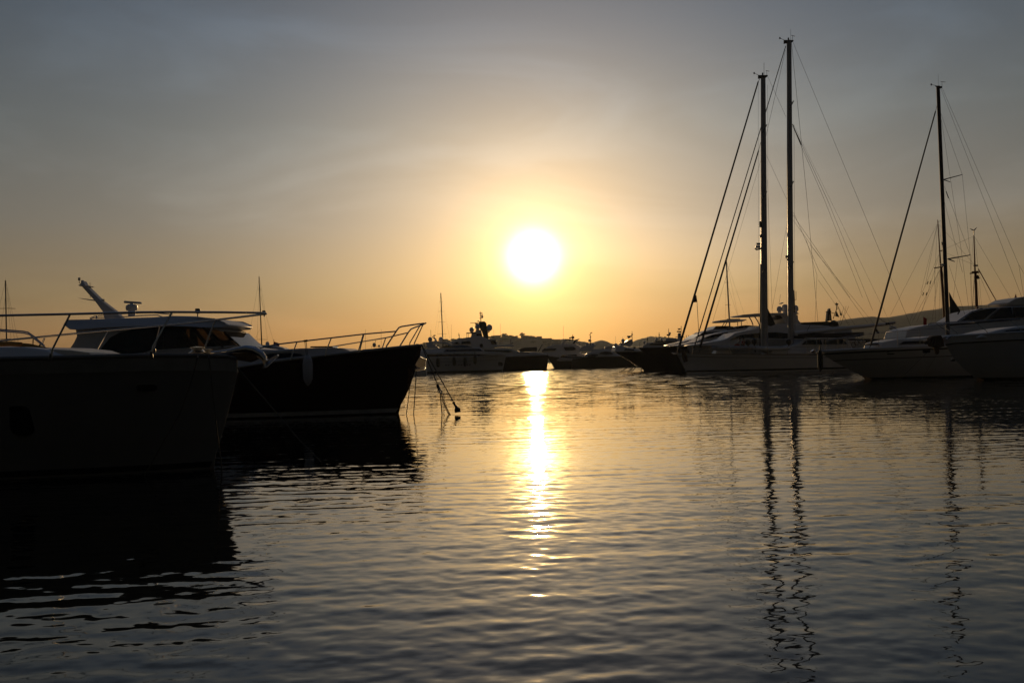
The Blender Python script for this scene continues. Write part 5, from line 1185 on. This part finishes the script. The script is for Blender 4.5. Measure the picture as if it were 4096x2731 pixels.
# ------------------------------------------------------------------ white sloop on the right
def sloop():
    b = Boat('sailing_yacht', 'white sloop on the right with one raked dark mast and a furled headsail', 'sailing boat', 3483, 69.0, 10)
    b.hull([(4250, 1362), (3900, 1374), (3725, 1384), (3580, 1390), (3400, 1398), (3276, 1406)], [(3489, 1518), (3440, 1500), (3380, 1470), (3320, 1436), (3276, 1406)], 1.0, 2.1, LTGREY, tw=0.75, deck=WHITE, cap=WHITE, cap_r=0.05, fine=1.1, deck_drop=0.1)
    b.band('bulwark', WHITE, 0.94, 1.02, 0.03, frac=True); b.band('rubbing_strake', BLACK, 0.885, 0.93, 0.035, frac=True)
    b.band('cove_line', BLACK, 0.66, 0.68, 0.012, frac=True); b.band('waterline_stripe', BLACK, 0.0, 0.12, 0.012)
    for p in ((3563, 1411), (3706, 1405)): b.port('portlight', GLASS, p, 32, 12, round_=0.5)
    c_ = b.prism('coachroof', WHITE, [(3520, 1398), (3530, 1368), (3590, 1356), (3680, 1352), (3720, 1345), (3830, 1338), (3960, 1338), (3980, 1400)], 1.25, tap=0.15, bevel=0.06)
    b.prism('coachroof_window', GLASS, [(3590, 1378), (3610, 1366), (3720, 1360), (3720, 1374)], 1.25, tap=0.08, out=0.03, bevel=0, parent=c_)
    b.prism('deck_hatch', CREAM, [(3536, 1366), (3548, 1360), (3584, 1357), (3590, 1364)], 0.5, bevel=0.02, parent=c_)
    ms = b.spar('mast', DARKALU, (3794, 1384), (3752, 345), 16, 14, seg=12)
    b.prism('masthead_crane', BLACK, [(3744, 343), (3769, 346), (3769, 353), (3757, 352)], 0.08, bevel=0.01, parent=ms)
    b.line('anemometer_arm', (3745, 344), (3726, 339), 0.014, material=BLACK, parent=ms); b.block('anemometer', BLACK, (3723, 335), (3727, 343), 0.03, parent=ms)
    b.line('wind_vane', (3768, 346), (3768, 331), 0.012, material=BLACK, parent=ms); b.line('wind_vane', (3763, 328), (3781, 329), 0.018, material=BLACK, parent=ms); b.line('masthead_aerial', (3753, 344), (3753, 298), 0.008, parent=ms)
    b.tube('spreader', DARKALU, [(3774, 719, 0), (3849, 699, 1.4)], [0.04, 0.025], 6, parent=ms); b.tube('spreader', DARKALU, [(3774, 719, 0), (3800, 728, -1.4)], [0.04, 0.025], 6, parent=ms)
    b.tube('spreader', DARKALU, [(3792, 1036, 0), (3881, 1020, 1.6)], [0.05, 0.03], 6, parent=ms); b.tube('spreader', DARKALU, [(3792, 1036, 0), (3818, 1046, -1.6)], [0.05, 0.03], 6, parent=ms)
    b.block('mast_radar', BLACK, (3769, 968), (3778, 980), 0.12, parent=ms); b.block('deck_light', ALU, (3767, 1055), (3778, 1064), 0.1, parent=ms)
    b.spar('furled_genoa', FURL, (3483, 1380), (3742, 446), 9, 5, seg=8); b.line('forestay', (3742, 446), (3748, 424), 0.015); b.line('genoa_tack', (3483, 1380), (3476, 1396), 0.03)
    b.line('furling_line', (3510, 1270), (3590, 1320), 0.016)
    for p, q_, y in (((3764, 455), (3849, 699), 1.4), ((3849, 699), (3881, 1020), 1.5), ((3881, 1020), (3890, 1250), 1.6), ((3766, 480), (3845, 1000), 0), ((3845, 1000), (3880, 1270), 0.5), ((3778, 745), (3881, 1020), .8), ((3769, 354), (4075, 1058), 0), ((3763, 354), (4092, 1200), 0), ((4075, 1058), (4110, 1120), 0), ((4075, 1058), (4098, 1200), .6),
                     ((3776, 800), (3850, 1090), -1), ((3796, 1060), (3860, 1260), -.8)): b.line('stay', p, q_, 0.009, y0=0, y1=y)
    b.line('turnbuckle', ZD(482, 1215), ZD(508, 1290), 0.03, material=BLACK)
    q = MB(); P_ = [b.P(ZE(*p), 0) for p in ((1024, 1090), (1060, 1160), (1155, 1308), (1145, 1322), (1042, 1340))]; n = len(P_)
    q.add([p + Vector((0, -0.03, 0)) for p in P_] + [p + Vector((0, 0.03, 0)) for p in P_], [tuple(range(n)), tuple(range(2 * n - 1, n - 1, -1))] + [(i, i + n, (i + 1) % n + n, (i + 1) % n) for i in range(n)]); q.build('trysail', CANVAS, b.e)
    b.line('trysail_sheet', ZE(1150, 1315), ZE(1128, 1350), 0.05, material=BLACK)
    b.spar('boom', DARKALU, (3796, 1300), (4080, 1275), 9, 8, seg=8)
    # pulpit, lifelines
    b.tube('lifeline', STEEL, [(3300, 1364, -.15), (3350, 1354, -.45), (3452, 1340, -.9), (3640, 1320, -1.7), (3900, 1305, -2.0)], 0.014); b.tube('lifeline', STEEL, [(3302, 1384, -.15), (3452, 1362, -.9), (3640, 1346, -1.7), (3900, 1335, -2.0)], 0.009)
    b.tube('lifeline', STEEL, [(3300, 1364, .15), (3350, 1352, .45), (3452, 1334, .9), (3640, 1318, 1.7)], 0.012)
    for x, yt, yb, y in ((3302, 1364, 1403, -.15), (3352, 1354, 1402, -.45), (3400, 1346, 1399, -.7), (3455, 1340, 1397, -.9), (3515, 1333, 1394, -1.2), (3590, 1324, 1390, -1.5), (3680, 1317, 1387, -1.8)): b.tube('stanchion', STEEL, [(x, yt, y), (x, yb, y)], 0.014)
    for x, yt, yb, y in ((3375, 1349, 1398, .6), (3455, 1335, 1394, .9), (3540, 1326, 1388, 1.3)): b.tube('stanchion', STEEL, [(x, yt, y), (x, yb, y)], 0.014)
    a_ = b.prism('bow_roller', STEEL, [Z7(1100, 868), Z7(1190, 858), Z7(1190, 888), Z7(1110, 893)], 0.12, bevel=0.01)
    b.prism('anchor', STEEL, [Z7(955, 850), Z7(975, 862), Z7(1010, 858), Z7(1110, 872), Z7(1110, 884), Z7(1050, 884), Z7(980, 878)], 0.08, bevel=0.01, parent=a_)
    b.prism('anchor_fluke', STEEL, [Z7(1000, 855), Z7(1030, 832), Z7(1050, 840), Z7(1035, 868)], 0.12, bevel=0.01, parent=a_)
    b.tube('roller_post', BLACK, [(*Z7(1108, 890), -.1), (*Z7(1108, 780), -.1)], 0.05, parent=a_)
    for x0, y0 in ((1560, 770), (1600, 740), (1660, 720)):
        b.tube('coiled_line', ROPE, [(*Z7(x0 + 28 * math.cos(t), y0 + 34 * math.sin(t)), -.9) for t in np.linspace(0, 12.5, 26)], 0.02, 5)
    b.prism('sail_bag', CANVAS, [Z7(1750, 772), Z7(1790, 752), Z7(1880, 748), Z7(1920, 772)], 0.4, yc=-.6, bevel=0.05)
    return b


SL = sloop()
f = MB(); c_ = SL.P(Z7(1112, 975), -0.55)
f.lathe([(0.02, -0.75), (0.1, -.65), (0.17, -.5), (0.18, 0.45), (0.12, .62), (0.03, .7), (0.015, 1.4)], c_, 12); o = f.build('fender', RUBBER); o.location = SL.O; o.rotation_euler = (0, 0, SL.h); tag(o, 'long black fender hanging at the bow of the white sloop', 'fender')


# ------------------------------------------------------------------ express cruiser behind the sloop
def cruiser():
    b = Boat('motor_yacht', 'white cruiser with a long sloping foredeck and raked dark windscreen, right edge', 'boat', 3800, 80.0, 4)
    b.hull([(4500, 1350), (4200, 1356), (4000, 1362), (3800, 1366), (3600, 1372)], [(3700, 1490), (3650, 1430), (3600, 1372)], 3.0, 2.4, WHITE, cap=WHITE)
    m_ = b.prism('deckhouse', WHITE, [(3610, 1374), (3625, 1320), (3660, 1309), (3720, 1298), (3760, 1294), (3826, 1286), (3884, 1248), (3930, 1234), (4021, 1226), (4200, 1220), (4400, 1222), (4450, 1360)], 2.0, tap=0.15, bevel=0.06)
    b.prism('windscreen', GLASS, [(3832, 1284), (3886, 1250), (3940, 1236), (3990, 1232), (3925, 1278)], 2.0, tap=0.12, out=0.04, bevel=0, parent=m_)
    b.prism('side_window', GLASS, [(3945, 1278), (4000, 1231), (4042, 1229), (4045, 1272)], 2.0, tap=0.12, out=0.05, bevel=0, parent=m_)
    b.prism('side_window', GLASS, [(4052, 1270), (4050, 1229), (4150, 1226), (4200, 1265)], 2.0, tap=0.12, out=0.05, bevel=0, parent=m_)
    b.tube('windscreen_frame', STEEL, [(3830, 1285, -1.9), (3884, 1248, -1.85), (3930, 1234, -1.8)], 0.04, parent=m_)
    f_ = b.prism('flybridge', CREAM, [(4025, 1212), (4060, 1193), (4100, 1186), (4250, 1180), (4260, 1222), (4035, 1220)], 1.6, bevel=0.06)
    b.tube('roof_rail', STEEL, [(3905, 1236, -1.2), (3907, 1227, -1.2), (3945, 1220, -1.2), (4021, 1212, -1.2), (4022, 1222, -1.2)], 0.02); b.tube('rail_post', STEEL, [(3945, 1220, -1.2), (3945, 1230, -1.2)], 0.016)
    b.prism('flag_spike', RED, [(4058, 1194), (4064, 1176), (4068, 1193)], 0.03, bevel=0, parent=f_)
    b.dome((3838, 1262), 9, y=0.6, name='spotlight')
    b.prism('bow_pad', BLACK, [(3685, 1303), (3692, 1300), (3700, 1302), (3700, 1306)], 0.2, bevel=0.01)
    b.tube('bow_rail', STEEL, [(3590, 1330, 0), (3640, 1312, -1.2), (3714, 1300, -1.9), (3900, 1290, -2.2)], 0.018)
    s_ = b.spar('ensign_staff', BLACK, (3697, 1302), (3698, 1270), 3, 2)
    return b


cruiser()
f = MB(); r_ = ray(3700, 1285); X = CAM + r_ * (79.4 / r_.y)
f.add([(X.x - .1, X.y, X.z + .35), (X.x + .15, X.y + .02, X.z + .2), (X.x + .12, X.y, X.z - .4), (X.x - .12, X.y, X.z - .4), (X.x - .1, X.y + .05, X.z + .35), (X.x + .15, X.y + .07, X.z + .2), (X.x + .12, X.y + .05, X.z - .4), (X.x - .12, X.y + .05, X.z - .4)],
      [(0, 1, 2, 3), (7, 6, 5, 4), (0, 4, 5, 1), (1, 5, 6, 2), (2, 6, 7, 3), (3, 7, 4, 0)])
tag(f.build('flag', RED), 'small drooping red ensign on the bow staff of the white cruiser', 'flag')


# ------------------------------------------------------------------ nearest white bow at the right edge
def right_boat():
    b = Boat('motor_yacht', 'high white bow cut by the right edge with dark anchor gear at its stem', 'boat', 3933, 60.5, 8)
    b.hull([(4400, 1322), (4250, 1324), (4096, 1329), (3950, 1336), (3805, 1346), (3771, 1352)], [(3936, 1524), (3888, 1500), (3850, 1470), (3814, 1430), (3785, 1385), (3771, 1352)], 4.0, 2.4, LTGREY, tw=0.9, deck=WHITE, cap=WHITE, cap_r=0.06, fine=1.2)
    b.band('gunwale_band', WHITE, 0.86, 1.0, 0.02, frac=True); b.band('rubbing_strake', BLACK, 0.83, 0.855, 0.035, frac=True); b.band('waterline_stripe', BLACK, 0.0, 0.15, 0.012); b.band('spray_rail', LTGREY, 0.5, 0.52, 0.03, frac=True)
    c_ = b.prism('coachroof', WHITE, [(3905, 1352), (3921, 1338), (3960, 1328), (4000, 1318), (4060, 1308), (4120, 1302), (4350, 1296), (4400, 1350)], 1.5, tap=0.15, bevel=0.08)
    b.prism('coachroof_window', GLASS, [(4000, 1330), (4020, 1321), (4120, 1312), (4130, 1322)], 1.5, tap=0.1, out=0.03, bevel=0, parent=c_)
    b.tube('pulpit_rail', STEEL, [(3714, 1302, 0), (3712, 1296, -.1), (3720, 1293, -.25), (3800, 1288, -.9), (3903, 1283, -1.7), (4030, 1277, -2.1), (4200, 1272, -2.3)], 0.022, 8)
    b.tube('pulpit_rail', STEEL, [(3714, 1302, 0), (3716, 1297, .1), (3800, 1292, .9), (3903, 1288, 1.6)], 0.02, 8)
    for p, q_, y in (((3745, 1294), (3800, 1340), -.5), ((3776, 1291), (3830, 1338), -.8), ((3897, 1284), (3950, 1333), -1.7), ((4033, 1277), (4084, 1322), -2.1), ((3760, 1296), (3812, 1340), .5)):
        b.tube('rail_post', STEEL, [(*p, y), (q_[0] - 3, q_[1] - 8, y), (*q_, y)], 0.018)
    g_ = b.prism('anchor_gear', CHAIN, [Z8(1090, 850), Z8(1130, 820), Z8(1230, 812), Z8(1260, 870), Z8(1280, 960), Z8(1200, 985), Z8(1110, 960), Z8(1095, 900)], 0.25, bevel=0.04)
    b.prism('bow_roller', BLACK, [Z8(1020, 885), Z8(1060, 880), Z8(1110, 900), Z8(1110, 935), Z8(1050, 935), Z8(1025, 915)], 0.16, bevel=0.03, parent=g_)
    b.prism('anchor', CHAIN, [Z8(1150, 980), Z8(1170, 1060), Z8(1190, 1075), Z8(1205, 1050), Z8(1210, 975)], 0.12, bevel=0.03, parent=g_)
    for k in range(4): b.tube('coiled_line', ROPE, [(*Z8(1120 + k * 35 + 10 * math.sin(t), 830 + t * 22), -.3) for t in np.linspace(0, 6, 10)], 0.03, 5, parent=g_)
    b.tube('cleat', STEEL, [(*Z8(1300, 870), -.7), (*Z8(1320, 845), -.7), (*Z8(1360, 830), -.7)], 0.05)
    b.port('hull_emblem', BLACK, Z8(1395, 1150), 16, 9)
    return b


RB = right_boat()
free_line('mooring_line', 'thin rope slanting down from the right bow across the sloop hull, upper one', 'rope', [RB.W(Z8(1150, 960), -.2), SL.W(Z8(1010, 1075), -2.35), SL.W(Z8(700, 1385), -3.2)], 0.012)
free_line('mooring_line', 'thin rope slanting down from the anchor of the right bow, lower one', 'rope', [RB.W(Z8(1180, 1060), -.1), RB.W(Z8(1080, 1230), -.6), RB.W(Z8(955, 1432), -1.2)], 0.012)
free_line('mooring_line', 'rope sloping from the sloop bow down to the open water, left one', 'rope', [SL.W(Z7(1180, 1120), 0), SL.W(Z7(1090, 1242), -.3)], 0.014)
free_line('mooring_line', 'rope sloping from under the sloop bow overhang to the water, right one', 'rope', [SL.W(Z7(1310, 1090), 0), SL.W(Z7(1218, 1258), -.3)], 0.014)
bw = Boat('mooring_anchor', 'x', 'x', 2540, 142.0, 4); bpy.data.objects.remove(bw.e)
for i, (p, q_, lab) in enumerate(((Z6(250, 1240), Z6(125, 1315), 'mooring rope furthest left under the black bows'), (Z6(305, 1248), Z6(235, 1322), 'mooring rope second from the left under the black bows'),
                                  (Z6(330, 1240), Z6(245, 1335), 'mooring rope in the middle of the bunch under the black bows'), (Z6(370, 1240), Z6(270, 1342), 'mooring rope on the right of the bunch under the black bows'), (Z6(447, 1250), Z6(455, 1312), 'near vertical mooring rope close to the black stem at the water'))):
    A, B_ = bw.W(p, 2.0), bw.W(q_, -1.0)
    free_line('mooring_line', lab, 'rope', [A, A.lerp(B_, .5) - Vector((0, 0, .06)), B_, B_ + (B_ - A) * .12], 0.05, group='mooring ropes under the black bows')


# ------------------------------------------------------------------ old wooden two master behind
def schooner():
    b = Boat('schooner', 'old wooden schooner with two reddish masts and ladder shrouds, behind the sloop', 'sailing boat', 3780, 105.0, 8)
    inv = inv_for(b)
    b.hull([inv(9, 1.9), inv(3, 1.7), inv(-4, 1.9), inv(-8, 2.4)], [inv(-6.5, 0), inv(-8, 2.4)], 1.0, 2.3, WOOD, tw=0.8, deck=TEAK, cap=TEAK)
    b.prism('deckhouse', WOOD, [inv(6, 1.6), inv(6, 2.6), inv(2, 2.6), inv(2, 1.6)], 1.2, bevel=0.04)
    fm = b.spar('foremast', WOOD, (3785, 1370), ZE(930, 790), 13, 9.5); tm = b.spar('topmast', WOOD, ZE(926, 800), ZE(890, 235), 6.5, 3, parent=None)
    mm = b.spar('mainmast', WOOD, (3914, 1370), ZE(1335, 850), 12, 9.5); tn = b.spar('topmast', WOOD, ZE(1332, 860), ZE(1318, 415), 6.5, 3.4)
    b.line('masthead_aerial', ZE(890, 262), ZE(930, 244), 0.015, parent=tm, material=BLACK)
    for p, q_ in ((ZE(852, 804), ZE(972, 788)), ): b.tube('crosstree', WOOD, [(*p, -.6), (*q_, .6)], 0.06, parent=fm)
    b.tube('crosstree', WOOD, [(*ZE(905, 607), 0), (*ZE(960, 593), 0)], 0.05, parent=tm)
    b.tube('crosstree', WOOD, [(*ZE(1275, 870), -.6), (*ZE(1380, 856), .6)], 0.06, parent=mm); b.block('mast_cap', WOOD, ZE(1310, 842), ZE(1356, 868), 0.3, parent=mm)
    b.dome(ZE(958, 768), 4, name='small_radome', material=LTGREY, parent=fm); b.block('mast_band', BLACK, ZE(1325, 768), ZE(1355, 785), 0.2, parent=tn)
    q = MB(); h_ = b.P(ZE(1318, 362)); k = b.k / 2.958 * 1.0
    w_ = b.spar('turbine_post', BLACK, ZE(1320, 415), ZE(1318, 355), 2.5, 2)
    for e_ in ((1270, 338), (1354, 322), (1318, 405)):
        p = b.P(ZE(*e_)); q = MB(); q.tube([h_, h_.lerp(p, .45) , p], [0.05, 0.06, 0.015], 6); q.build('turbine_blade', BLACK, w_)
    b.spar('gaff', WOOD, ZE(1370, 815), (4000, 1230), 4, 3)
    b.prism('topsail_bundle', CANVAS, [ZE(1365, 885), ZE(1390, 925), ZE(1375, 935), ZE(1360, 910)], 0.15, bevel=0.02)
    for x0, y0 in ((880, 285), (884, 290), (884, 290)): pass
    lines = [(ZE(884, 286), ZE(330, 1365)), (ZE(886, 290), ZE(690, 1100)), (ZE(886, 290), ZE(745, 1000)), (ZE(886, 290), ZE(850, 1000)), (ZE(905, 640), ZE(560, 1430)), (ZE(908, 650), ZE(700, 1330)), (ZE(910, 700), ZE(850, 1200)), (ZE(905, 290), ZE(1330, 772)), (ZE(900, 290), ZE(945, 560)),
             (ZE(854, 806), ZE(866, 1440)), (ZE(915, 830), ZE(820, 1440)), (ZE(918, 830), ZE(905, 1440)), (ZE(920, 835), ZE(935, 1440)), (ZE(915, 825), ZE(590, 1440)), (ZE(915, 825), ZE(640, 1440)), (ZE(1310, 432), ZE(950, 590)), (ZE(1325, 430), ZE(1760, 1170)), (ZE(1330, 772), ZE(940, 606)),
             (ZE(1276, 872), ZE(1290, 1330)), (ZE(1312, 440), ZE(1280, 870)), (ZE(1326, 440), ZE(1375, 856)), (ZE(1375, 860), ZE(1412, 1280)), (ZE(1345, 870), ZE(1395, 1290)), (ZE(1380, 880), ZE(1530, 1230)), (ZE(1330, 880), ZE(1296, 1320)), (ZE(1125, 690), ZE(1075, 1160))]
    for p, q_ in lines: b.line('stay', p, q_, 0.011)
    for (ta, tb, ba, bb, n, y) in ((ZE(940, 850), ZE(950, 850), ZE(985, 1260), ZE(1005, 1260), 16, -.8), (ZE(1322, 900), ZE(1332, 900), ZE(1300, 1310), ZE(1334, 1310), 18, -.8)):
        q = MB(); A0, A1, B0, B1 = b.P(ta, y), b.P(ba, y), b.P(tb, y), b.P(bb, y)
        q.tube([A0, A1], 0.016, 5); q.tube([B0, B1], 0.016, 5)
        for i in range(1, n): q.tube([A0.lerp(A1, i / n), B0.lerp(B1, i / n)], 0.014, 4)
        q.build('rope_ladder', ROPE, b.e)
    for p in ((770, 980), (803, 975), (718, 1113), (757, 1110)): b.spar('rigging_fender', BLACK, ZE(p[0] - 6, p[1] + 18), ZE(p[0] + 7, p[1] - 18), 3.6, 3.6, seg=6)


schooner()


# ------------------------------------------------------------------ small craft glimpsed over the dark hull
def glimpsed():
    b = Boat('motor_boat', 'small white cruiser with a red ensign glimpsed over the dark yacht foredeck', 'boat', 1060, 62.0, 4)
    inv = inv_for(b)
    b.hull([inv(6, 1.5), inv(0, 1.5), inv(-4, 1.8)], [inv(-3.2, 0), inv(-4, 1.8)], 0.5, 1.7, WHITE)
    b.prism('cabin', WHITE, [(985, 1430), (990, 1388), (1040, 1379), (1090, 1380), (1130, 1390), (1150, 1402), (1160, 1430)], 1.3, tap=0.2, bevel=0.06)
    b.prism('cabin_window', GLASS, [(1005, 1396), (1040, 1386), (1080, 1387), (1105, 1397), (1060, 1400)], 1.3, tap=0.1, out=0.03, bevel=0)
    b.dome((1070, 1374), 8, name='radome', foot=.1); q = MB(); b.tube('roof_rail', STEEL, [(1014, 1381, 0), (1018, 1375, 0), (1040, 1374, 0), (1044, 1381, 0)], 0.02)
    b.block('funnel', BLACK, (976, 1372), (991, 1384), 0.12)
    b.tube('aerial_frame', BLACK, [(984, 1372, 0), (970, 1352, 0), (996, 1352, 0), (988, 1372, 0)], 0.02)
    s_ = b.spar('ensign_staff', BLACK, (1094, 1384), (1096, 1357), 2, 1.6)
    f = MB(); P_ = [b.P(p) for p in ((1096, 1366), (1118, 1373), (1117, 1386), (1094, 1382))]; n = 4
    f.add([p + Vector((0, -.015, 0)) for p in P_] + [p + Vector((0, .015, 0)) for p in P_], [(0, 1, 2, 3), (7, 6, 5, 4), (0, 4, 5, 1), (1, 5, 6, 2), (2, 6, 7, 3), (3, 7, 4, 0)]); o = f.build('flag', RED); o.location = b.O; o.rotation_euler = (0, 0, b.h); tag(o, 'red ensign flying over the trunk cabin of the dark yacht', 'flag')
    b = Boat('motor_yacht', 'distant motor yacht with a flat canopy and two domes seen between dark yacht rail posts', 'boat', 1490, 160.0, 3); inv = inv_for(b)
    b.hull([inv(8, 1.8), inv(0, 1.8), inv(-6, 2.3)], [inv(-5, 0), inv(-6, 2.3)], 0.5, 2.3, WHITE)
    b.prism('deckhouse', WHITE, [inv(6, 1.6), inv(5, 3.9), inv(-1, 3.9), inv(-3, 1.7)], 1.8, tap=.15, bevel=.06)
    r_ = b.prism('canopy', BLACK, [Z3(1072, 694), Z3(1110, 680), Z3(1230, 672), Z3(1345, 672), Z3(1345, 680), Z3(1230, 684), Z3(1120, 692)], 1.8, bevel=.02)
    for x in (1110, 1160, 1330): b.line('canopy_post', Z3(x, 680), Z3(x, 740), 0.04)
    b.dome(Z3(1245, 620), 7, parent=r_); b.dome(Z3(1305, 636), 4, name='small_radome', parent=r_); b.tube('dome_rack', STEEL, [(*Z3(1208, 668), 0), (*Z3(1208, 645), 0), (*Z3(1320, 645), 0), (*Z3(1320, 668), 0)], .03)
    b.line('mast_light', Z3(1258, 600), Z3(1260, 568), .04, material=BLACK)
    for x in (1134, 1332): b.line('whip_antenna', Z3(x, 680), Z3(x, 430), .02)


glimpsed()

# ------------------------------------------------------------------ evening haze over the bay
HAZE = True
if HAZE:
    q = MB(); q.box(-4200, 4200, -2700, 3800, -2.0, 230.0)
    mt = bpy.data.materials.new('evening_haze'); mt.use_nodes = True; nt = mt.node_tree; nt.nodes.clear()
    v = nt.nodes.new('ShaderNodeVolumePrincipled'); v.inputs['Color'].default_value = (0.74, 0.86, 0.98, 1); v.inputs['Density'].default_value = 0.00008; v.inputs['Anisotropy'].default_value = 0.35
    om = nt.nodes.new('ShaderNodeOutputMaterial'); nt.links.new(v.outputs[0], om.inputs['Volume'])
    tag(q.build('haze', mt, smooth=False), kind='stuff')
